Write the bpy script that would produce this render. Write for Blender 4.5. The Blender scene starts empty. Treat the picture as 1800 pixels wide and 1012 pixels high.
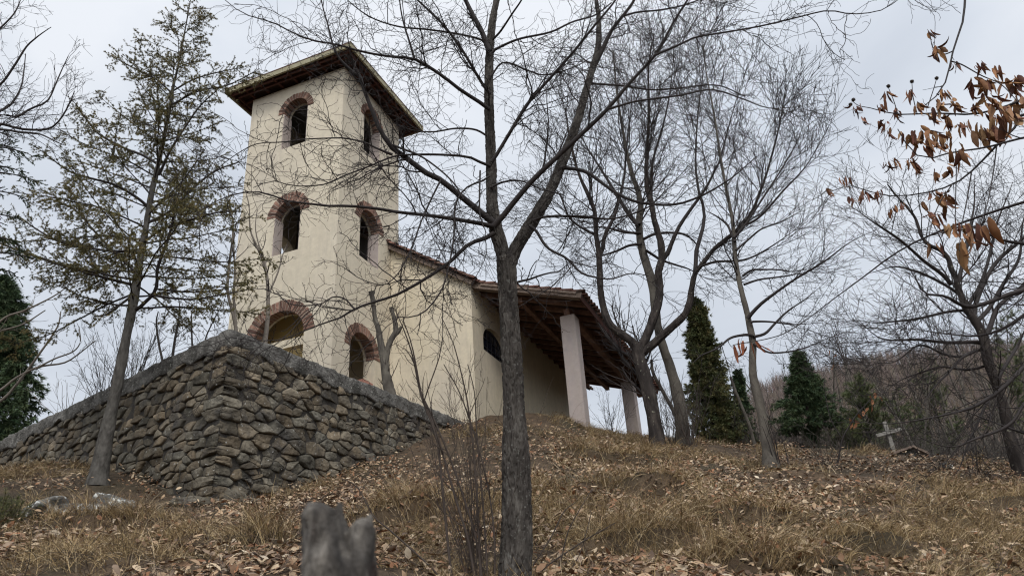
import bpy, math, random
import numpy as np
from mathutils import Vector, Matrix
from mathutils.geometry import tessellate_polygon
R_ = math.radians
random.seed(7)
rng = np.random.default_rng(11)
sc = bpy.context.scene
col = sc.collection

# ------------------------------------------------------------------ camera
F, PITCH, ROLL = 1349.65, 0.45937595, 0.06985452
fwd = np.array([0, math.cos(PITCH), math.sin(PITCH)])
up0 = np.array([0, -math.sin(PITCH), math.cos(PITCH)])
rt0 = np.array([1.0, 0, 0])
cr, sr = math.cos(ROLL), math.sin(ROLL)
camR = cr * rt0 - sr * up0
camU = sr * rt0 + cr * up0
cam_d = bpy.data.cameras.new('camera')
cam = bpy.data.objects.new('camera', cam_d)
col.objects.link(cam)
cam.matrix_world = Matrix(((camR[0], camU[0], -fwd[0], 0), (camR[1], camU[1], -fwd[1], 0), (camR[2], camU[2], -fwd[2], 0), (0, 0, 0, 1)))
cam_d.sensor_width = 36
cam_d.lens = F / 1800 * 36
cam_d.clip_start = 0.05
cam_d.clip_end = 2000
cam_d.dof.use_dof = True
cam_d.dof.focus_distance = 14
cam_d.dof.aperture_fstop = 8.0
sc.camera = cam

# ------------------------------------------------------------------ light
SUN_EL, SUN_AZ = R_(48), R_(172)          # azimuth from north (+Y) clockwise: behind and left of the camera
world = bpy.data.worlds.new('World')
sc.world = world
world.use_nodes = True
wt = world.node_tree
wt.nodes.clear()
def wn(t, **k):
    n = wt.nodes.new(t)
    for a, b in k.items(): setattr(n, a, b)
    return n
sky = wn('ShaderNodeTexSky', sky_type='NISHITA', sun_disc=False, sun_elevation=SUN_EL, sun_rotation=SUN_AZ)
sky.air_density = 1.2; sky.dust_density = 2.5
tc = wn('ShaderNodeTexCoord')
mp = wn('ShaderNodeMapping'); mp.inputs['Scale'].default_value = (1.3, 1.3, 3.2); mp.inputs['Location'].default_value = (0.4, 2.3, 0.0)
n1 = wn('ShaderNodeTexNoise'); n1.inputs['Scale'].default_value = 1.5; n1.inputs['Detail'].default_value = 6; n1.inputs['Roughness'].default_value = .48; n1.inputs['Distortion'].default_value = .3
rp = wn('ShaderNodeValToRGB')
rp.color_ramp.elements[0].position = .33; rp.color_ramp.elements[0].color = (5.3, 5.75, 6.5, 1)
rp.color_ramp.elements[1].position = .66; rp.color_ramp.elements[1].color = (7.6, 7.9, 8.4, 1)
e = rp.color_ramp.elements.new(.5); e.color = (6.4, 6.85, 7.55, 1)
# an overcast sky is brighter towards the zenith
sx = wn('ShaderNodeSeparateXYZ'); mr = wn('ShaderNodeMapRange')
mr.inputs['From Min'].default_value = 0.0; mr.inputs['From Max'].default_value = 1.0
mr.inputs['To Min'].default_value = .9; mr.inputs['To Max'].default_value = 1.18
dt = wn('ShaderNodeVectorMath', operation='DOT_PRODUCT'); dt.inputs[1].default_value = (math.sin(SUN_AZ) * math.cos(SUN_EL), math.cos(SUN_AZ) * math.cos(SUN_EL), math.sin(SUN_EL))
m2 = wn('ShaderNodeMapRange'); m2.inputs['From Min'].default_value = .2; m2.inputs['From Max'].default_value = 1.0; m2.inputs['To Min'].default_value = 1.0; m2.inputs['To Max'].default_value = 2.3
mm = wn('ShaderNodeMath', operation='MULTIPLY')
mul = wn('ShaderNodeVectorMath', operation='SCALE')
mx = wn('ShaderNodeMix', data_type='RGBA'); mx.inputs['Factor'].default_value = .93
bg = wn('ShaderNodeBackground'); bg.inputs['Strength'].default_value = .1
wo = wn('ShaderNodeOutputWorld')
L = wt.links.new
L(tc.outputs['Generated'], mp.inputs['Vector']); L(mp.outputs['Vector'], n1.inputs['Vector']); L(n1.outputs['Fac'], rp.inputs['Fac'])
L(tc.outputs['Generated'], sx.inputs[0]); L(sx.outputs['Z'], mr.inputs['Value'])
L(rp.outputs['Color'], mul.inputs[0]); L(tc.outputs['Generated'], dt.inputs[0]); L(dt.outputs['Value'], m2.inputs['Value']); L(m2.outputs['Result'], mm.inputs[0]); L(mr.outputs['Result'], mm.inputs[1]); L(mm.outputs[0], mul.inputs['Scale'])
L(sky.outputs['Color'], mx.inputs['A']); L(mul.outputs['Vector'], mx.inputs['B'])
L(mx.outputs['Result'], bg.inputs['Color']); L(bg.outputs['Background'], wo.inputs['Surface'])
sd = bpy.data.lights.new('sun', 'SUN'); sd.energy = 1.5; sd.angle = R_(20); sd.color = (1, .96, .9)
so = bpy.data.objects.new('sun', sd); col.objects.link(so)
sdir = Vector((math.sin(SUN_AZ) * math.cos(SUN_EL), math.cos(SUN_AZ) * math.cos(SUN_EL), math.sin(SUN_EL)))
so.rotation_euler = sdir.to_track_quat('Z', 'Y').to_euler()
so.location = (-5, -10, 30)
sc.view_settings.view_transform = 'Standard'
sc.view_settings.look = 'None'
sc.view_settings.exposure = 0.14
sc.view_settings.gamma = 1.0
sc.cycles.max_bounces = 6
sc.cycles.diffuse_bounces = 3
sc.cycles.transparent_max_bounces = 4
sc.cycles.use_denoising = True
sc.cycles.filter_width = 1.15
sc.cycles.use_adaptive_sampling = False

# ------------------------------------------------------------------ pixel rays -> world points
def ray(px, py):
    U = (px - 900) / F; V = -(py - 506) / F
    return fwd + (cr * U + sr * V) * rt0 + (-sr * U + cr * V) * up0
def at(px, py, Y):
    d = ray(px, py)
    return d * (Y / d[1])

# ------------------------------------------------------------------ small helpers
def tag(o, label=None, cat=None, group=None, kind=None):
    if label: o['label'] = label
    if cat: o['category'] = cat
    if group: o['group'] = group
    if kind: o['kind'] = kind
    return o
def empty(name, loc, label, cat, group=None):
    o = bpy.data.objects.new(name, None); col.objects.link(o)
    o.location = Vector([float(v) for v in loc]); o.empty_display_size = .3
    return tag(o, label, cat, group)
def link_mesh(name, me, m, parent=None):
    o = bpy.data.objects.new(name, me); col.objects.link(o)
    if m is not None:
        for q in (m if isinstance(m, (list, tuple)) else [m]): me.materials.append(q)
    if parent is not None:
        o.parent = parent
        off = Vector((0, 0, 0)); p = parent
        while p is not None: off += p.location; p = p.parent
        me.transform(Matrix.Translation(-off))
    return o
def raw_mesh(name, V, Fc, m, parent=None, smooth=False, colr=None):
    """V (n,3) array; Fc list of arrays of faces (k,3) or (k,4)."""
    me = bpy.data.meshes.new(name)
    V = np.asarray(V, np.float32)
    Fc = [np.asarray(f, np.int32) for f in (Fc if isinstance(Fc, list) else [Fc]) if len(f)]
    loops = np.concatenate([f.ravel() for f in Fc])
    tot = np.concatenate([np.full(len(f), f.shape[1], np.int32) for f in Fc])
    start = np.concatenate([[0], np.cumsum(tot)[:-1]]).astype(np.int32)
    me.vertices.add(len(V)); me.vertices.foreach_set('co', V.ravel())
    me.loops.add(len(loops)); me.loops.foreach_set('vertex_index', loops)
    me.polygons.add(len(tot)); me.polygons.foreach_set('loop_start', start); me.polygons.foreach_set('loop_total', tot)
    if smooth: me.polygons.foreach_set('use_smooth', np.ones(len(tot), bool))
    me.update(calc_edges=True)
    if colr is not None:
        ca = me.color_attributes.new('Col', 'FLOAT_COLOR', 'POINT')
        c4 = np.ones((len(V), 4), np.float32); c4[:, :3] = colr
        ca.data.foreach_set('color', c4.ravel())
    me.validate()
    return link_mesh(name, me, m, parent)
def vnoise(P, scale, seed=0, octaves=4, gain=.5):
    """fractal value noise of (n,2|3) points, about -1..1"""
    P = np.asarray(P, float) * scale
    if P.shape[1] == 2: P = np.column_stack([P, np.zeros(len(P))])
    out = np.zeros(len(P)); amp = 1; tot = 0
    for o in range(octaves):
        Q = P * (2 ** o) + o * 17.3 + seed * 7.1
        i = np.floor(Q).astype(np.int64); f = Q - i; f = f * f * (3 - 2 * f)
        def h(a, b, c):
            n = (a * 73856093) ^ (b * 19349663) ^ (c * 83492791) ^ (seed * 2654435 + o * 97)
            n = (n ^ (n >> 13)) * 1274126177
            n = n & 0x7fffffff
            n = (n ^ (n >> 16)) & 0xffff
            return n / 32767.5 - 1
        r = 0
        for dx in (0, 1):
            for dy in (0, 1):
                for dz in (0, 1):
                    w = (f[:, 0] if dx else 1 - f[:, 0]) * (f[:, 1] if dy else 1 - f[:, 1]) * (f[:, 2] if dz else 1 - f[:, 2])
                    r = r + w * h(i[:, 0] + dx, i[:, 1] + dy, i[:, 2] + dz)
        out += amp * r; tot += amp; amp *= gain
    return out / tot * 1.6

# ------------------------------------------------------------------ materials
def new_mat(name):
    m = bpy.data.materials.new(name); m.use_nodes = True
    nt = m.node_tree; b = nt.nodes['Principled BSDF']
    return m, nt, b
def mat(name, stops, scale=3, rough=.85, bump=.3, bscale=30, stretch=(1, 1, 1), detail=6, dirt=None, dscale=1.2, dpos=(.5, .7), spec=.3, dist=.02, attr=False, specks=None, sscale=60, spos=(.66, .7), metal=0):
    m, nt, b = new_mat(name)
    N = nt.nodes.new; LK = nt.links.new
    t = N('ShaderNodeTexCoord'); mp = N('ShaderNodeMapping'); mp.inputs['Scale'].default_value = stretch
    LK(t.outputs['Object'], mp.inputs['Vector'])
    n = N('ShaderNodeTexNoise'); n.inputs['Scale'].default_value = scale; n.inputs['Detail'].default_value = detail; n.inputs['Roughness'].default_value = .6
    LK(mp.outputs['Vector'], n.inputs['Vector'])
    r = N('ShaderNodeValToRGB'); cr_ = r.color_ramp
    k = len(stops)
    pos = [.28 + .44 * i / (k - 1) for i in range(k)]
    cr_.elements[0].position = pos[0]; cr_.elements[0].color = (*stops[0], 1)
    cr_.elements[1].position = pos[-1]; cr_.elements[1].color = (*stops[-1], 1)
    for i in range(1, k - 1):
        e = cr_.elements.new(pos[i]); e.color = (*stops[i], 1)
    LK(n.outputs['Fac'], r.inputs['Fac'])
    c = r.outputs['Color']
    if attr:
        a = N('ShaderNodeAttribute'); a.attribute_name = 'Col'
        x = N('ShaderNodeMix'); x.data_type = 'RGBA'; x.blend_type = 'MULTIPLY'; x.inputs['Factor'].default_value = 1
        LK(c, x.inputs['A']); LK(a.outputs['Color'], x.inputs['B']); c = x.outputs['Result']
    if dirt:
        n2 = N('ShaderNodeTexNoise'); n2.inputs['Scale'].default_value = dscale; n2.inputs['Detail'].default_value = 9; n2.inputs['Roughness'].default_value = .65
        LK(mp.outputs['Vector'], n2.inputs['Vector'])
        mr = N('ShaderNodeMapRange'); mr.inputs['From Min'].default_value = dpos[0]; mr.inputs['From Max'].default_value = dpos[1]
        LK(n2.outputs['Fac'], mr.inputs['Value'])
        x = N('ShaderNodeMix'); x.data_type = 'RGBA'
        LK(mr.outputs['Result'], x.inputs['Factor']); LK(c, x.inputs['A']); x.inputs['B'].default_value = (*dirt, 1); c = x.outputs['Result']
    if specks:
        n3 = N('ShaderNodeTexNoise'); n3.inputs['Scale'].default_value = sscale; n3.inputs['Detail'].default_value = 3
        LK(t.outputs['Object'], n3.inputs['Vector'])
        mr = N('ShaderNodeMapRange'); mr.inputs['From Min'].default_value = spos[0]; mr.inputs['From Max'].default_value = spos[1]
        LK(n3.outputs['Fac'], mr.inputs['Value'])
        x = N('ShaderNodeMix'); x.data_type = 'RGBA'
        LK(mr.outputs['Result'], x.inputs['Factor']); LK(c, x.inputs['A']); x.inputs['B'].default_value = (*specks, 1); c = x.outputs['Result']
    LK(c, b.inputs['Base Color'])
    b.inputs['Roughness'].default_value = rough
    b.inputs['Metallic'].default_value = metal
    b.inputs['Specular IOR Level'].default_value = spec
    if bump:
        nb = N('ShaderNodeTexNoise'); nb.inputs['Scale'].default_value = bscale; nb.inputs['Detail'].default_value = 6
        LK(mp.outputs['Vector'], nb.inputs['Vector'])
        bu = N('ShaderNodeBump'); bu.inputs['Strength'].default_value = bump; bu.inputs['Distance'].default_value = dist
        LK(nb.outputs['Fac'], bu.inputs['Height']); LK(bu.outputs['Normal'], b.inputs['Normal'])
    return m
M = {}
M['cream'] = mat('cream_plaster', [(.55, .475, .34), (.61, .53, .39), (.66, .58, .435)], scale=1.1, bump=.25, bscale=45, dirt=(.52, .455, .36), dscale=.5, dpos=(.45, .75), stretch=(1, 1, .55), rough=.9)
def streaked(m):
    nt = m.node_tree; b = nt.nodes['Principled BSDF']; N = nt.nodes.new; LK = nt.links.new
    src = b.inputs['Base Color'].links[0].from_socket
    t = N('ShaderNodeTexCoord'); mp = N('ShaderNodeMapping'); mp.inputs['Scale'].default_value = (5, 5, .35); LK(t.outputs['Object'], mp.inputs['Vector'])
    n = N('ShaderNodeTexNoise'); n.inputs['Scale'].default_value = 1.6; n.inputs['Detail'].default_value = 8; n.inputs['Roughness'].default_value = .7; LK(mp.outputs['Vector'], n.inputs['Vector'])
    mr = N('ShaderNodeMapRange'); mr.inputs['From Min'].default_value = .46; mr.inputs['From Max'].default_value = .8; mr.inputs['To Max'].default_value = .55; LK(n.outputs['Fac'], mr.inputs['Value'])
    x = N('ShaderNodeMix'); x.data_type = 'RGBA'; LK(mr.outputs['Result'], x.inputs['Factor']); LK(src, x.inputs['A']); x.inputs['B'].default_value = (.42, .365, .29, 1)
    n2 = N('ShaderNodeTexNoise'); n2.inputs['Scale'].default_value = 7; n2.inputs['Detail'].default_value = 10; n2.inputs['Roughness'].default_value = .75; LK(t.outputs['Object'], n2.inputs['Vector'])
    m2_ = N('ShaderNodeMapRange'); m2_.inputs['From Min'].default_value = .3; m2_.inputs['From Max'].default_value = .7; m2_.inputs['To Min'].default_value = .86; m2_.inputs['To Max'].default_value = 1.08; LK(n2.outputs['Fac'], m2_.inputs['Value'])
    sc_ = N('ShaderNodeVectorMath'); sc_.operation = 'SCALE'; LK(x.outputs['Result'], sc_.inputs[0]); LK(m2_.outputs['Result'], sc_.inputs['Scale'])
    LK(sc_.outputs['Vector'], b.inputs['Base Color'])
M['beige'] = mat('beige_plaster', [(.52, .455, .345), (.58, .51, .388), (.63, .56, .432)], scale=1.1, bump=.25, bscale=45, dirt=(.49, .43, .345), dscale=.5, dpos=(.45, .75), stretch=(1, 1, .55), rough=.9)
M['ochre'] = mat('ochre_plaster', [(.60, .45, .20), (.66, .51, .24)], scale=1.2, bump=.25, bscale=45, rough=.9)
M['pillar'] = mat('pinkish_plaster', [(.40, .335, .30), (.46, .385, .35)], scale=2, bump=.35, bscale=35, dirt=(.36, .31, .29), dscale=2, rough=.85)
M['dark_in'] = mat('shade_dark_plaster', [(.11, .105, .1), (.15, .14, .13)], scale=2, bump=.2)  # dark base colour stands in for the shade inside the tower
M['brick'] = mat('arch_brick', [(.10, .052, .038), (.185, .10, .072), (.28, .175, .125)], scale=5.5, bump=.6, bscale=60, dirt=(.36, .29, .22), dscale=9, dpos=(.6, .8), rough=.9)
M['mortar'] = mat('mortar', [(.22, .17, .13), (.33, .26, .2)], scale=30, bump=.6, bscale=80)
M['fascia'] = mat('fascia_paint', [(.24, .21, .13), (.33, .30, .2)], scale=6, bump=.2, bscale=40, dirt=(.17, .14, .08), dscale=4, dpos=(.55, .75))
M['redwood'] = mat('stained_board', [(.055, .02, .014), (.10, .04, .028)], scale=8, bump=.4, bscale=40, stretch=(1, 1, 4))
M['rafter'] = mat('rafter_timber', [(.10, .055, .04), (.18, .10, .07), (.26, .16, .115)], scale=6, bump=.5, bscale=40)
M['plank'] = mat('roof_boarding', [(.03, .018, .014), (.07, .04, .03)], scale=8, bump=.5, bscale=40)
M['oldwood'] = mat('weathered_timber', [(.12, .085, .065), (.24, .18, .14)], scale=7, bump=.6, bscale=40)
M['tile'] = mat('clay_tile', [(.09, .045, .034), (.15, .072, .052), (.20, .11, .08)], scale=5, bump=.5, bscale=50, dirt=(.10, .09, .07), dscale=3, dpos=(.5, .7), spec=.2)
M['glass'] = mat('dark_window_glass', [(.012, .015, .028), (.02, .022, .04)], scale=3, rough=.15, bump=0, spec=.5)
M['iron'] = mat('window_bar', [(.03, .03, .035), (.05, .05, .055)], scale=10, rough=.6, bump=.2)
M['stone'] = mat('wall_stone', [(.045, .039, .031), (.092, .080, .060), (.15, .130, .098), (.215, .188, .142)], scale=3.2, bump=1.0, bscale=18, dirt=(.06, .056, .052), dscale=2.2, dpos=(.5, .72), specks=(.38, .37, .34), sscale=22, spos=(.66, .74), attr=True, dist=.03, rough=.95, spec=.15)
M['joint'] = mat('wall_joint', [(.03, .027, .023), (.06, .052, .043)], scale=14, bump=1, bscale=40, rough=1)
M['coping'] = mat('coping_concrete', [(.08, .074, .066), (.14, .132, .12), (.20, .19, .17)], scale=9, bump=1, bscale=22, dirt=(.055, .052, .046), dscale=3.2, dpos=(.42, .62), rough=.95, dist=.04, spec=.1, specks=(.34, .33, .29), sscale=30, spos=(.62, .72))
M['soil'] = mat('hillside_soil', [(.035, .023, .014), (.075, .05, .03), (.12, .082, .05)], scale=5, bump=1, bscale=25, dirt=(.045, .036, .02), dscale=.8, dpos=(.45, .65), rough=1, dist=.04)
M['far'] = mat('far_hill_soil', [(.10, .075, .055), (.15, .115, .085)], scale=.2, bump=0, rough=1)
M['grass'] = mat('dry_grass', [(.8, .8, .8), (1, 1, 1)], scale=2, bump=0, attr=True, rough=.8, spec=.2)
M['leaf'] = mat('dead_leaf', [(.75, .75, .75), (1, 1, 1)], scale=30, bump=0, attr=True, rough=.75, spec=.25)
M['bark'] = mat('fissured_bark', [(.022, .019, .017), (.055, .048, .042), (.12, .108, .094)], scale=14, stretch=(1, 1, .28), bump=1, bscale=30, dirt=(.035, .03, .027), dscale=2.2, dpos=(.5, .7), specks=(.13, .125, .11), sscale=40, spos=(.60, .72), rough=.95, spec=.1, dist=.02)
M['bark_dark'] = mat('dark_bark', [(.016, .013, .012), (.036, .030, .027), (.075, .062, .053)], scale=9, stretch=(1, 1, .3), bump=1, bscale=24, specks=(.22, .21, .16), sscale=18, spos=(.66, .74), rough=.95, spec=.1, dist=.02)
M['bark_grey'] = mat('smooth_grey_bark', [(.05, .043, .036), (.095, .083, .068), (.14, .125, .10)], scale=6, stretch=(1, 1, .5), bump=.6, bscale=35, dirt=(.045, .04, .035), dscale=2.5, dpos=(.52, .7), rough=.9, spec=.15)
M['bark_pine'] = mat('scaly_bark', [(.04, .036, .032), (.085, .078, .068), (.13, .12, .105)], scale=12, stretch=(1, 1, .5), bump=1, bscale=25, rough=.95, spec=.1)
M['twig'] = mat('dark_twig', [(.016, .012, .011), (.034, .026, .023)], scale=4, bump=0, rough=.7, spec=.25)
M['twig_grey'] = mat('grey_twig', [(.04, .034, .03), (.085, .073, .062)], scale=3, bump=0, rough=.8, spec=.2)
M['twig_red'] = mat('reddish_twig', [(.034, .025, .021), (.072, .055, .044)], scale=4, bump=0, rough=.75, spec=.2)
M['twig_pale'] = mat('pale_twig', [(.13, .11, .09), (.2, .17, .14)], scale=4, bump=0, rough=.8, spec=.2)
M['needle'] = mat('olive_needles', [(.085, .088, .038), (.165, .165, .075), (.25, .23, .11)], scale=2.5, bump=0, rough=.7, spec=.2, attr=True)
M['cyp'] = mat('cypress_foliage', [(.035, .05, .02), (.085, .105, .045), (.16, .15, .075)], scale=3, bump=0, rough=.7, spec=.2, attr=True)
M['thuja'] = mat('deep_green_foliage', [(.022, .045, .024), (.05, .085, .042), (.085, .13, .062)], scale=3, bump=0, rough=.7, spec=.2, attr=True)
M['pine_g'] = mat('pine_foliage', [(.05, .075, .036), (.095, .13, .06), (.13, .16, .08)], scale=2, bump=0, rough=.75, spec=.15, attr=True)
M['stump'] = mat('weathered_stump', [(.010, .008, .007), (.055, .048, .041), (.22, .195, .165)], scale=34, stretch=(1, 1, .4), bump=1, bscale=60, rough=.9, dirt=(.028, .018, .014), dscale=20, dpos=(.5, .58))
M['cross'] = mat('pale_weathered_wood', [(.14, .13, .115), (.23, .215, .19)], scale=8, bump=.5, bscale=40)
M['rock'] = mat('lichen_rock', [(.05, .05, .045), (.11, .105, .095), (.17, .16, .14)], scale=6, bump=1, bscale=20, specks=(.5, .5, .46), sscale=12, spos=(.56, .62), rough=.95)
M['burr'] = mat('chestnut_burr', [(.02, .014, .01), (.04, .03, .02)], scale=10, bump=.5)

streaked(M['cream']); streaked(M['beige']); streaked(M['pillar'])
def per_island(m, lo, hi):
    nt = m.node_tree; b = nt.nodes['Principled BSDF']; N = nt.nodes.new; LK = nt.links.new; src = b.inputs['Base Color'].links[0].from_socket
    g = N('ShaderNodeNewGeometry'); mr = N('ShaderNodeMapRange'); mr.inputs['To Min'].default_value = lo; mr.inputs['To Max'].default_value = hi; LK(g.outputs['Random Per Island'], mr.inputs['Value'])
    v = N('ShaderNodeVectorMath'); v.operation = 'SCALE'; LK(src, v.inputs[0]); LK(mr.outputs['Result'], v.inputs['Scale']); LK(v.outputs['Vector'], b.inputs['Base Color'])
per_island(M['brick'], .5, 1.4); per_island(M['tile'], .6, 1.3)
# ------------------------------------------------------------------ church frame
S = 4.0
CO = np.array([-4.14460284, 16.0, 4.17033241])
AX = np.array([-0.93512164, 0.35432686, 0]); BX = np.array([0.35432686, 0.93512164, 0]); ZX = np.array([0, 0, 1.0])
def W(a, b, h): return CO + a * AX + b * BX + h * ZX

# ------------------------------------------------------------------ terrain height
WALL_Z = 5.2
w0 = np.array([-11.507, 16.331]); w1 = np.array([-4.591, 11.286]); w2 = np.array([-1.287, 17.519])
px_ctrl = [(0,1012,5.5),(300,1012,5.3),(600,1012,5.2),(905,1035,5.6),(760,1020,5.3),(1050,1020,5.4),(1200,1012,5.5),(1500,1012,5.8),(1800,1012,6.3),
 (0,930,8.5),(300,930,8.2),(600,930,8.0),(900,900,8.6),(1200,905,8.6),(1500,905,8.8),(1800,920,8.5),
 (0,834,15.6),(170,840,12.2),(270,862,11.8),(380,886,10.9),(430,890,11.6),(500,868,12.3),(560,852,13.2),(640,818,14.3),(700,795,15.2),(745,772,16.0),(820,747,17.4),
 (880,742,17.3),(960,738,17.0),(1003,742,17.2),(1022,757,17.0),(1070,764,17.6),(1128,769,19.0),
 (1100,800,14.5),(1160,790,15.0),(1200,796,15.0),(1000,800,13.8),(900,810,13.5),(800,800,14.0),(1270,800,15.5),
 (1350,822,13.5),(1430,818,14.5),(1530,812,15),(1620,812,15.5),(1720,825,14),(1800,838,13),
 (1262,792,20),(1432,798,20),(1590,806,18.5),(1750,822,19)]
P3 = [at(*q) for q in px_ctrl]
P3 += [np.array(q, float) for q in [(0,0,-1.5),(-5,0,-1.6),(5,0,-1.35),(0,2.4,-.75),(-4,2.5,-.8),(4.5,2.5,-.65),(0,-6,-2.2),(-16,5,-.3),(16,5,.1),(-16,-4,-2),(16,-4,-1.8),
 (-20,12,2.0),(-17,20,4.6),(19,14,2.2),(25,22,3.6),(0,24,5.5),(6,27,5.3),(11,27,4.9),(20,30,4.3),(-10,26,5.0),(0,36,5.0),(15,42,4.6),(-20,42,4.4),(42,40,4.4),(-40,20,3.5),(42,10,1.5)]]
P3 = np.array(P3)
def phi(r2): return .5 * r2 * np.log(r2 + 1e-9)
_n = len(P3)
_d2 = ((P3[:, None, :2] - P3[None, :, :2]) ** 2).sum(-1)
_A = np.zeros((_n + 3, _n + 3)); _A[:_n, :_n] = phi(_d2) + np.eye(_n) * .02
_A[:_n, _n] = 1; _A[:_n, _n + 1:] = P3[:, :2]; _A[_n, :_n] = 1; _A[_n + 1:, :_n] = P3[:, :2].T
_w = np.linalg.solve(_A, np.concatenate([P3[:, 2], [0, 0, 0]]))
def sstep(x, a, b):
    t = np.clip((x - a) / (b - a), 0, 1); return t * t * (3 - 2 * t)
def ridge(az):  # far hill elevation in degrees over azimuth in degrees
    return np.interp(az, [-90, -20, 2, 8, 12, 15, 18, 22, 26, 31, 38, 90], [3, 4, 5, 8.5, 11.5, 14.2, 15.8, 16.2, 16.3, 15.9, 14.5, 9])
LEDGES = []
for (pa, pb, Y_a, Y_b, A_) in (((935, 862), (1190, 872), 10.2, 10.4, .30), ((1215, 905), (1400, 925), 8.6, 8.3, .24), ((1400, 940), (1600, 945), 7.4, 7.3, .26), ((1040, 948), (1230, 960), 7.0, 6.9, .22), ((620, 915), (790, 905), 8.4, 8.6, .24), ((1650, 885), (1900, 890), 9.6, 9.6, .24), ((1000, 800), (1130, 812), 14.0, 13.8, .22), ((100, 905), (330, 912), 8.6, 8.4, .20), ((1250, 985), (1500, 990), 6.1, 6.0, .20), ((300, 960), (480, 975), 6.9, 6.6, .18)):
    a_, b_ = at(pa[0], pa[1], Y_a), at(pb[0], pb[1], Y_b); LEDGES.append((a_[0], a_[1], b_[0], b_[1], A_ * 1.15, pa[0] * .1))
def H(x, y, fine=True):
    x = np.atleast_1d(np.asarray(x, float)); y = np.atleast_1d(np.asarray(y, float))
    out = np.zeros_like(x)
    for s in range(0, len(x), 40000):
        xs, ys = x[s:s + 40000], y[s:s + 40000]
        cx, cy = np.clip(xs, -45, 45), np.clip(ys, -8, 45)
        r2 = (cx[:, None] - P3[None, :, 0]) ** 2 + (cy[:, None] - P3[None, :, 1]) ** 2
        out[s:s + 40000] = phi(r2) @ _w[:_n] + _w[_n] + cx * _w[_n + 1] + cy * _w[_n + 2]
    rr = np.hypot(x, y); az = np.degrees(np.arctan2(x, y))
    hill = 235 * np.tan(np.radians(ridge(az) - .75)) * sstep(rr, 70, 240) * (1 - .5 * sstep(rr, 250, 420))
    base = np.where(rr > 34, out * (1 - sstep(rr, 34, 60)) + 3.5 * sstep(rr, 34, 60), out)
    z = base + hill * (y > 0)
    if fine:
        P = np.column_stack([x, y])
        mid = sstep(rr, 4.6, 7.5) * (1 - sstep(rr, 22, 32))
        # little terraces in the slope: steps that follow the contours
        q = z / .42 + vnoise(P, .35, 3, 3) * .55
        st = (q - np.floor(q)); saw = np.where(st < .72, st / .72, (1 - st) / .28)
        m2 = np.clip(vnoise(P, .33, 9, 2) * 2.0 + .25, 0, 1)
        lowpart = 1 - .75 * sstep(np.hypot(x + 6, y - 12), 6, 0)
        z = z + mid * (-.5 + saw) * .30 * m2 * lowpart
        for (xa, ya, xb, yb, A_, wv) in LEDGES:
            t_ = np.clip((x - xa) / (xb - xa), 0, 1); yc = ya + (yb - ya) * t_ + .10 * np.sin(x * 3.1 + wv) + .05 * np.sin(x * 8.3 + wv * 2)
            env = sstep(x, xa - .35, xa + .25) * (1 - sstep(x, xb - .25, xb + .35)); dy = y - yc
            z = z + env * A_ * ((sstep(dy, -.22, .03) - 1) * np.exp(np.minimum(dy, 0) / .75) + .45 * sstep(dy, -.02, .05) * np.exp(-np.maximum(dy, 0) / .6))
        z = z + mid * (vnoise(P, 1.1, 5, 4) * .055 + vnoise(P, 6, 6, 3) * .022)
    return z
def Hs(x, y): return float(H([x], [y])[0])
def outside_wall(x, y, marg=0.0):
    def side(p, q):
        n = np.array([q[1] - p[1], -(q[0] - p[0])]); n = n / np.linalg.norm(n)
        return (x - p[0]) * n[0] + (y - p[1]) * n[1]
    return (side(w0, w1) < 0) if False else ((side(w0, w1), side(w1, w2)))
def inside_terrace(x, y, marg=0.):
    def dist(p, q):
        d = (q - p) / np.linalg.norm(q - p); n = np.array([-d[1], d[0]])
        return (x - p[0]) * n[0] + (y - p[1]) * n[1]
    d_ = (w2 - w1) / np.linalg.norm(w2 - w1); al = (x - w1[0]) * d_[0] + (y - w1[1]) * d_[1]
    ca = (x - CO[0]) * AX[0] + (y - CO[1]) * AX[1]; cb_ = (x - CO[0]) * BX[0] + (y - CO[1]) * BX[1]
    return ((dist(w0, w1) > marg) & (dist(w1, w2) > marg) & (y < 40) & (al < 5.0)) | ((ca > -2.4) & (cb_ > 2.45))

def axis(lo, hi, step, far_lo, far_hi, g=1.08):
    a = list(np.arange(lo, hi, step)); s = step; v = a[-1]
    while v < far_hi: s *= g; v += s; a.append(v)
    s = step; v = lo; b = []
    while v > far_lo: s *= g; v -= s; b.append(v)
    return np.array(b[::-1] + a)
gx = axis(-14, 15, .075, -420, 420); gy = axis(4.2, 20, .075, -60, 420)
GX, GY = np.meshgrid(gx, gy)
GZ = H(GX.ravel(), GY.ravel())
nx, ny = len(gx), len(gy)
ii = (np.arange(ny - 1)[:, None] * nx + np.arange(nx - 1)[None, :]).ravel()
o = raw_mesh('hillside', np.column_stack([GX.ravel(), GY.ravel(), GZ]), np.column_stack([ii, ii + 1, ii + nx + 1, ii + nx]), M['soil'], smooth=True)
tag(o, 'steep brown hillside under dry grass and fallen leaves', 'hillside', kind='structure')

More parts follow.
